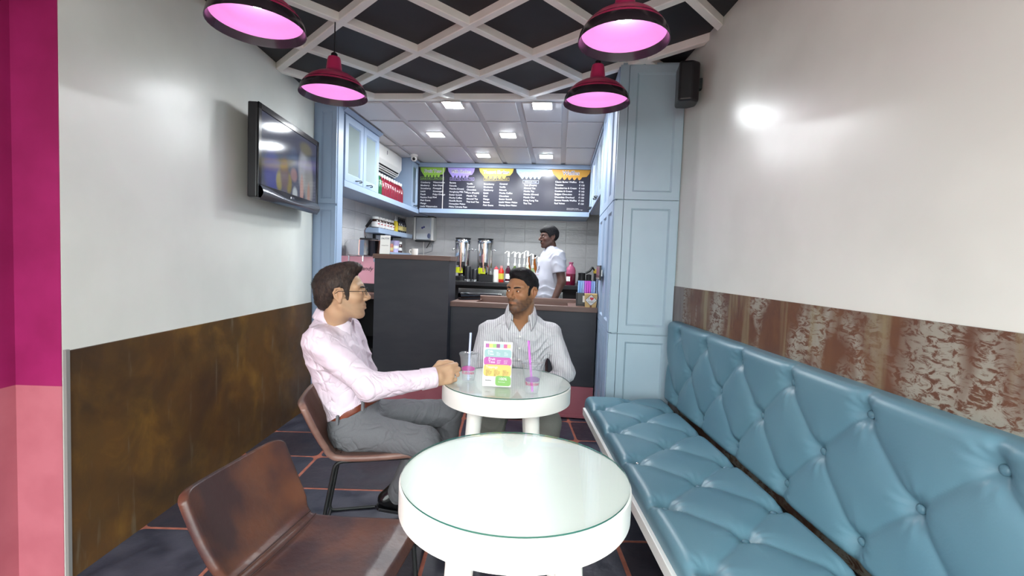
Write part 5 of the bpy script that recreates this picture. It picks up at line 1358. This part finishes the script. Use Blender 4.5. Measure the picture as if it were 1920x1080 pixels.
tq = [g2l((.0735-.5*(.0)+.010*math.cos(t), .022*math.sin(t), zz)) for zz in (-.0685,-.0615) for t in np.linspace(-1.5,1.5,11)]
obj('teeth', MB().add(tq, [(k,k+1,k+12,k+11) for k in range(10)]), m_eyew, m1, smooth='all')
q0, q1 = at1(.077+.010,-.002,-.011), at1(.077+.020,-.006,-.011)
obj('ring', MB().tube([tuple(np.array(q0)-np.array(O1)), tuple(np.array(q1)*.5+np.array(q0)*.5-np.array(O1))], .0132, 16), m_chrome, m1, smooth=50)

# ------------------------------------------------------------------ man in the striped shirt
O2 = (.10,2.90,0)
m2 = thing('person', 'bearded man in a white pinstriped shirt seated behind the far table', 'person', O2)
H2_ = (np.array([.094,2.715,1.162]), head_frame(R_(-90-38), R_(2), R_(0)), 1.01)
yaw2 = R_(0); pv2 = (.095,2.86)
T2 = [(.44,.10,2.92,.170,.115),(.56,.10,2.91,.158,.112),(.70,.098,2.88,.152,.112),(.82,.096,2.855,.168,.118),(.90,.096,2.835,.190,.112),(.945,.096,2.825,.190,.092),(.985,.096,2.815,.135,.072),(1.03,.096,2.80,.072,.055)]
s2R, e2R, w2R = (-.088,2.83,.905), (-.150,2.79,.68), (-.03,2.66,.655)
s2L, e2L, w2L = (.282,2.83,.905), (.372,2.78,.685), (.262,2.66,.645)
body = [loft(T2, 0, pv2, .03, -.012), rc((.096,2.805,.98), tuple(H2_[0]+H2_[1]@np.array([-.03,0,-.075])), .062, .060, .03), head_prim(*H2_, dict(smile=0, nose=1.05)),
        rc(s2R, e2R, .052, .042, .03), rc(e2R, w2R, .041, .030, .02), rc(s2L, e2L, .052, .042, .03), rc(e2L, w2L, .041, .030, .02)]
body += hand_relaxed(w2R, (.62,-.62,-.25), (.15,.1,-1), (.3,-.6,0)) + hand_relaxed(w2L, (-.55,-.65,-.25), (-.1,.1,-1), (-.3,-.6,0))
L2 = [((.02,2.84,.515),(-.045,2.42,.50),(-.035,2.46,.11)), ((.185,2.84,.515),(.245,2.42,.50),(.235,2.46,.11))]
for a, b_, c in L2: body += [rc(a, b_, .076, .052, .03), rc(b_, c, .05, .036, .03)]
V, F = sdf_mesh(body, .003); V = relax(V, F, 1, .4)
C = skin_color(V, H2_, rgb(158,114,82)[:3], .80, rgb(52,42,40)[:3])
np_obj('body', V, F, m_skin, m2, C, O2)
m_stripe = wrinkle(stripe_mat('white_grey_pinstripe_cotton', rgb(214,214,217), rgb(150,150,160), 88, .26), 8, .5, .03)
shirt = [loft(T2, 0, pv2, .03, .010), rc(s2R, e2R, .068, .056, .035), rc(e2R, w2R, .056, .042, .025), rc(s2L, e2L, .068, .056, .035), rc(e2L, w2L, .056, .042, .025)]
def ends(P):
    o = np.full(len(P), -1.)
    for w, e in ((w2R, e2R), (w2L, e2L)):
        w = np.asarray(w); e = np.asarray(e); ax = (w-e)/np.linalg.norm(w-e); near = np.linalg.norm(P-w, axis=1) < .09
        o = np.where(near, (P-w)@ax-.005, o)
    return o
nk2 = np.array([.096,2.80,.99])
V, F = sdf_mesh(shirt, .0045, [(lambda P: .545-P[:,2], .01), (neck_cut(nk2, H2_[0]-nk2+np.array([.01,.02,-.08]), .066), .006), (vwedge((.093,2.80,0), R_(-92), .052, .925, 1.0, .02), .004), (ends, .003)], lambda P: folds(P, .0048))
sh2 = np_obj('shirt', V, F, m_stripe, m2, off=O2)
collar(sh2, (.096,2.785,1.022), R_(-92), .071, m_stripe, O2, up=(0,-.30,1), h=.050, gap=.60, drop=.006, point=.046, flare=.018)
pk = [(0.093+.002*math.sin(z*30), z) for z in np.linspace(.60,.93,12)]
for z in (.90,.83,.76,.69): 
    Sx = np.array([q[4] for q in T2]); yy = np.interp(z, [q[0] for q in T2], [q[2] for q in T2])-np.interp(z, [q[0] for q in T2], Sx)-.0125
    obj('button', MB().lathe([(.0055,0),(.0055,.002),(0,.0025)], 12, T=Matrix.Translation((.093-O2[0], yy-O2[1], z)) @ TR(R_(90),4,'X')), m_white, sh2, smooth=50)
m_olive = mat('grey_olive_cotton', rgb(112,114,108), .85, c2=rgb(106,108,103), nscale=420, bump=.08, bscale=300)
trous = [loft(T2, 0, pv2, .03, .006)]
for a, b_, c in L2: trous += [rc(a, b_, .088, .070, .035), rc(b_, c, .068, .060, .02)]
V, F = sdf_mesh(trous, .0055, [(lambda P: P[:,2]-.56, .004)], lambda P: folds(P, .004)*.7)
np_obj('trousers', V, F, m_olive, m2, off=O2)
for a, b_, c in L2: shoe(m2, (c[0],c[1],.095), (c[0],c[1]-.2,.095), m_shoe, O2)
m_hair2 = mat('black_hair', rgb(28,26,28), .6, spec=.25, c2=rgb(18,17,20), nscale=90, bump=.4, bscale=170)
def hair2(Q):
    x, y, z = Q[:,0], np.abs(Q[:,1]), Q[:,2]
    d = d_ell(Q, (-.018,0,.036), (.099,.0785,.090))
    d = smin(d, d_ell(Q, (.020,0,.100), (.066,.062,.034)), .025)
    d = smin(d, d_ell(np.stack([x,y,z],1), (.021,.0650,-.002), (.011,.0075,.030)), .006)
    d = d+.003*noise3(Q, 130, 14)+.0018*noise3(Q, 280, 16)
    zl = np.interp(x, [-.13,-.085,-.06,-.035,-.012,.008,.018,.034,.040,.052,.066,.082,.11], [-.055,-.055,-.045,-.012,.028,.022,-.020,-.030,.018,.058,.072,.080,.10])
    return smax(d, (zl-z)*.75, .005)
hair_obj('hair', H2_, hair2, .003, m_hair2, m2, O2, 14000, .013, lambda Q: np.stack([.1-Q[:,0]*1, Q[:,1]*4, .9-Q[:,2]*5], 1), 5, .30)
eyes(H2_, m2, O2, (1,-.22,-.02)); brows(H2_, m2, O2, m_hair2, .0040, -.001, .003)

# ------------------------------------------------------------------ barman
O3k = (-.09,5.0,0)
rz3 = KA+R_(180+18)
m3 = thing('person', 'moustached barman in a white T-shirt standing behind the counter, looking left', 'person', kw(*O3k), rz3)
# local frame: +x the way his chest faces
H3 = (np.array([.035,.0,1.608]), head_frame(R_(12), R_(0)), .97)
T3 = [(.86,.0,0,.110,.165),(1.0,.030,0,.118,.160),(1.12,.030,0,.118,.158),(1.25,.012,0,.116,.165),(1.36,-.005,0,.112,.185),(1.43,-.012,0,.095,.185),(1.47,-.008,0,.07,.14),(1.51,.0,0,.054,.07)]
arms = []
for s in (1,-1): arms.append(((-.02,.195*s,1.41),(-.055,.225*s,1.15),(.03,.215*s,.93) if s > 0 else (.03,-.215,.93)))
body = [loft(T3, 0, (0,0), .03, -.012), rc((-.005,0,1.45), tuple(H3[0]+H3[1]@np.array([-.028,0,-.075])), .058, .056, .03), head_prim(*H3, dict(nose=1.1))]
for a, b_, c in arms:
    body += [rc(a, b_, .050, .041, .03), rc(b_, c, .041, .029, .02)] + hand_relaxed(c, (.12,0,-1), (.2,-np.sign(c[1]),0), (1,0,0))
for s in (1,-1): body += [rc((0,.085*s,.86), (.01,.09*s,.48), .078, .055, .03), rc((.01,.09*s,.48), (-.02,.09*s,.10), .052, .036, .03)]
V, F = sdf_mesh(body, .0042); V = relax(V, F, 1, .4)
C = skin_color(V, H3, rgb(92,66,58)[:3], .35, rgb(34,28,28)[:3])
np_obj('body', V, F, m_skin, m3, C)
m_tee = mat('white_jersey', rgb(182,184,196), .85, c2=rgb(176,178,190), nscale=8, bump=.06, bscale=240)
shirt = [loft(T3, 0, (0,0), .03, .012)]+[rc(a, tuple(np.asarray(a)+(np.asarray(b_)-np.asarray(a))*.72), .072, .068, .035) for a, b_, c in arms]
def tee_ends(P):
    o = np.full(len(P), -1.)
    for a, b_, c in arms:
        a = np.asarray(a); b_ = np.asarray(b_); ax = (b_-a)/np.linalg.norm(b_-a); t = (P-a)@ax
        near = np.linalg.norm(P-a-t[:,None]*ax, axis=1) < .082
        o = np.where(near & (t > .08) & (np.abs(P[:,1]) > .16), t-.165, o)
    return o
nk3 = np.array([-.004,0,1.475])
V, F = sdf_mesh(shirt, .006, [(lambda P: .93-P[:,2], .004), (neck_cut(nk3, (.2,0,1), .066), .006), (tee_ends, .003)], lambda P: folds(P, .005))
te = np_obj('shirt', V, F, m_tee, m3)
emb = MB()
def chest(y, z): 
    a = np.interp(z, [q[0] for q in T3], [q[3] for q in T3])+.0135; b_ = np.interp(z, [q[0] for q in T3], [q[4] for q in T3])+.012
    cx = np.interp(z, [q[0] for q in T3], [q[1] for q in T3]); return (cx+a*(max(0, 1-(abs(y)/b_)**2.3))**(1/2.3), y, z)
for k in range(20):
    a0, a1 = 2*PI*k/20, 2*PI*(k+1)/20
    emb.add([chest(.02+.030*math.cos(a0),1.27+.038*math.sin(a0)), chest(.02+.030*math.cos(a1),1.27+.038*math.sin(a1)), chest(.02+.024*math.cos(a1),1.27+.031*math.sin(a1)), chest(.02+.024*math.cos(a0),1.27+.031*math.sin(a0))], [(0,1,2,3)])
emb.tube([chest(.02,1.295), chest(.03,1.275), chest(.012,1.262), chest(.02,1.245)], .002, 6)
obj('emblem', emb, mat('charcoal_print', rgb(80,80,96), .6), te)
obj('printed_line', MB().tube([chest(-.02,1.215), chest(.02,1.213), chest(.06,1.215)], .003, 6), mat('dusty_red_print', rgb(190,120,130), .6), te)
V, F = sdf_mesh([loft(T3, 0, (0,0), .03, .006)]+[rc((0,.085*s,.86), (.01,.09*s,.48), .09, .075, .03) for s in (1,-1)]+[rc((.01,.09*s,.48), (-.02,.09*s,.10), .072, .062, .03) for s in (1,-1)], .007, [(lambda P: P[:,2]-.95, .004)], lambda P: folds(P, .004))
np_obj('trousers', V, F, mat('dark_olive_trousers', rgb(62,60,56), .85), m3)
for s in (1,-1): shoe(m3, (-.02,.09*s,.095), (.18,.10*s,.095), m_shoe, (0,0,0))
def hair3(Q):
    x, y, z = Q[:,0], np.abs(Q[:,1]), Q[:,2]
    d = d_ell(Q, (-.016,0,.038), (.104,.085,.095))
    d = smin(d, d_ell(Q, (.045,0,.075), (.050,.062,.040)), .03)
    d = d+.0035*noise3(Q, 110, 24)+.002*noise3(Q, 240, 26)
    zl = np.interp(x, [-.13,-.085,-.06,-.03,-.012,.008,.018,.034,.045,.06,.08,.12], [-.050,-.055,-.05,-.012,.018,.018,-.014,-.018,.030,.048,.050,.046])
    return smax(d, (zl-z)*.75, .005)
hair_obj('hair', H3, hair3, .004, m_hair2, m3, (0,0,0), 6000, .016, lambda Q: np.stack([.5-Q[:,0]*0, Q[:,1]*4, .4-Q[:,2]*6], 1), 7, .12)
eyes(H3, m3, (0,0,0), (1,.1,0)); brows(H3, m3, (0,0,0), m_hair2, .0045)
loc, Rm, s = H3
mp_ = [tuple(loc+Rm@np.array([.0915-.0018*abs(k)-.0007*k*k, .0052*k, -.0515-.0006*k*k])*s) for k in range(-6,7)]
obj('moustache', MB().tube(mp_, [.0025,.004,.005,.0058,.006,.0058,.0055,.0058,.006,.0058,.005,.004,.0025], 8), m_hair2, m3, smooth='all')
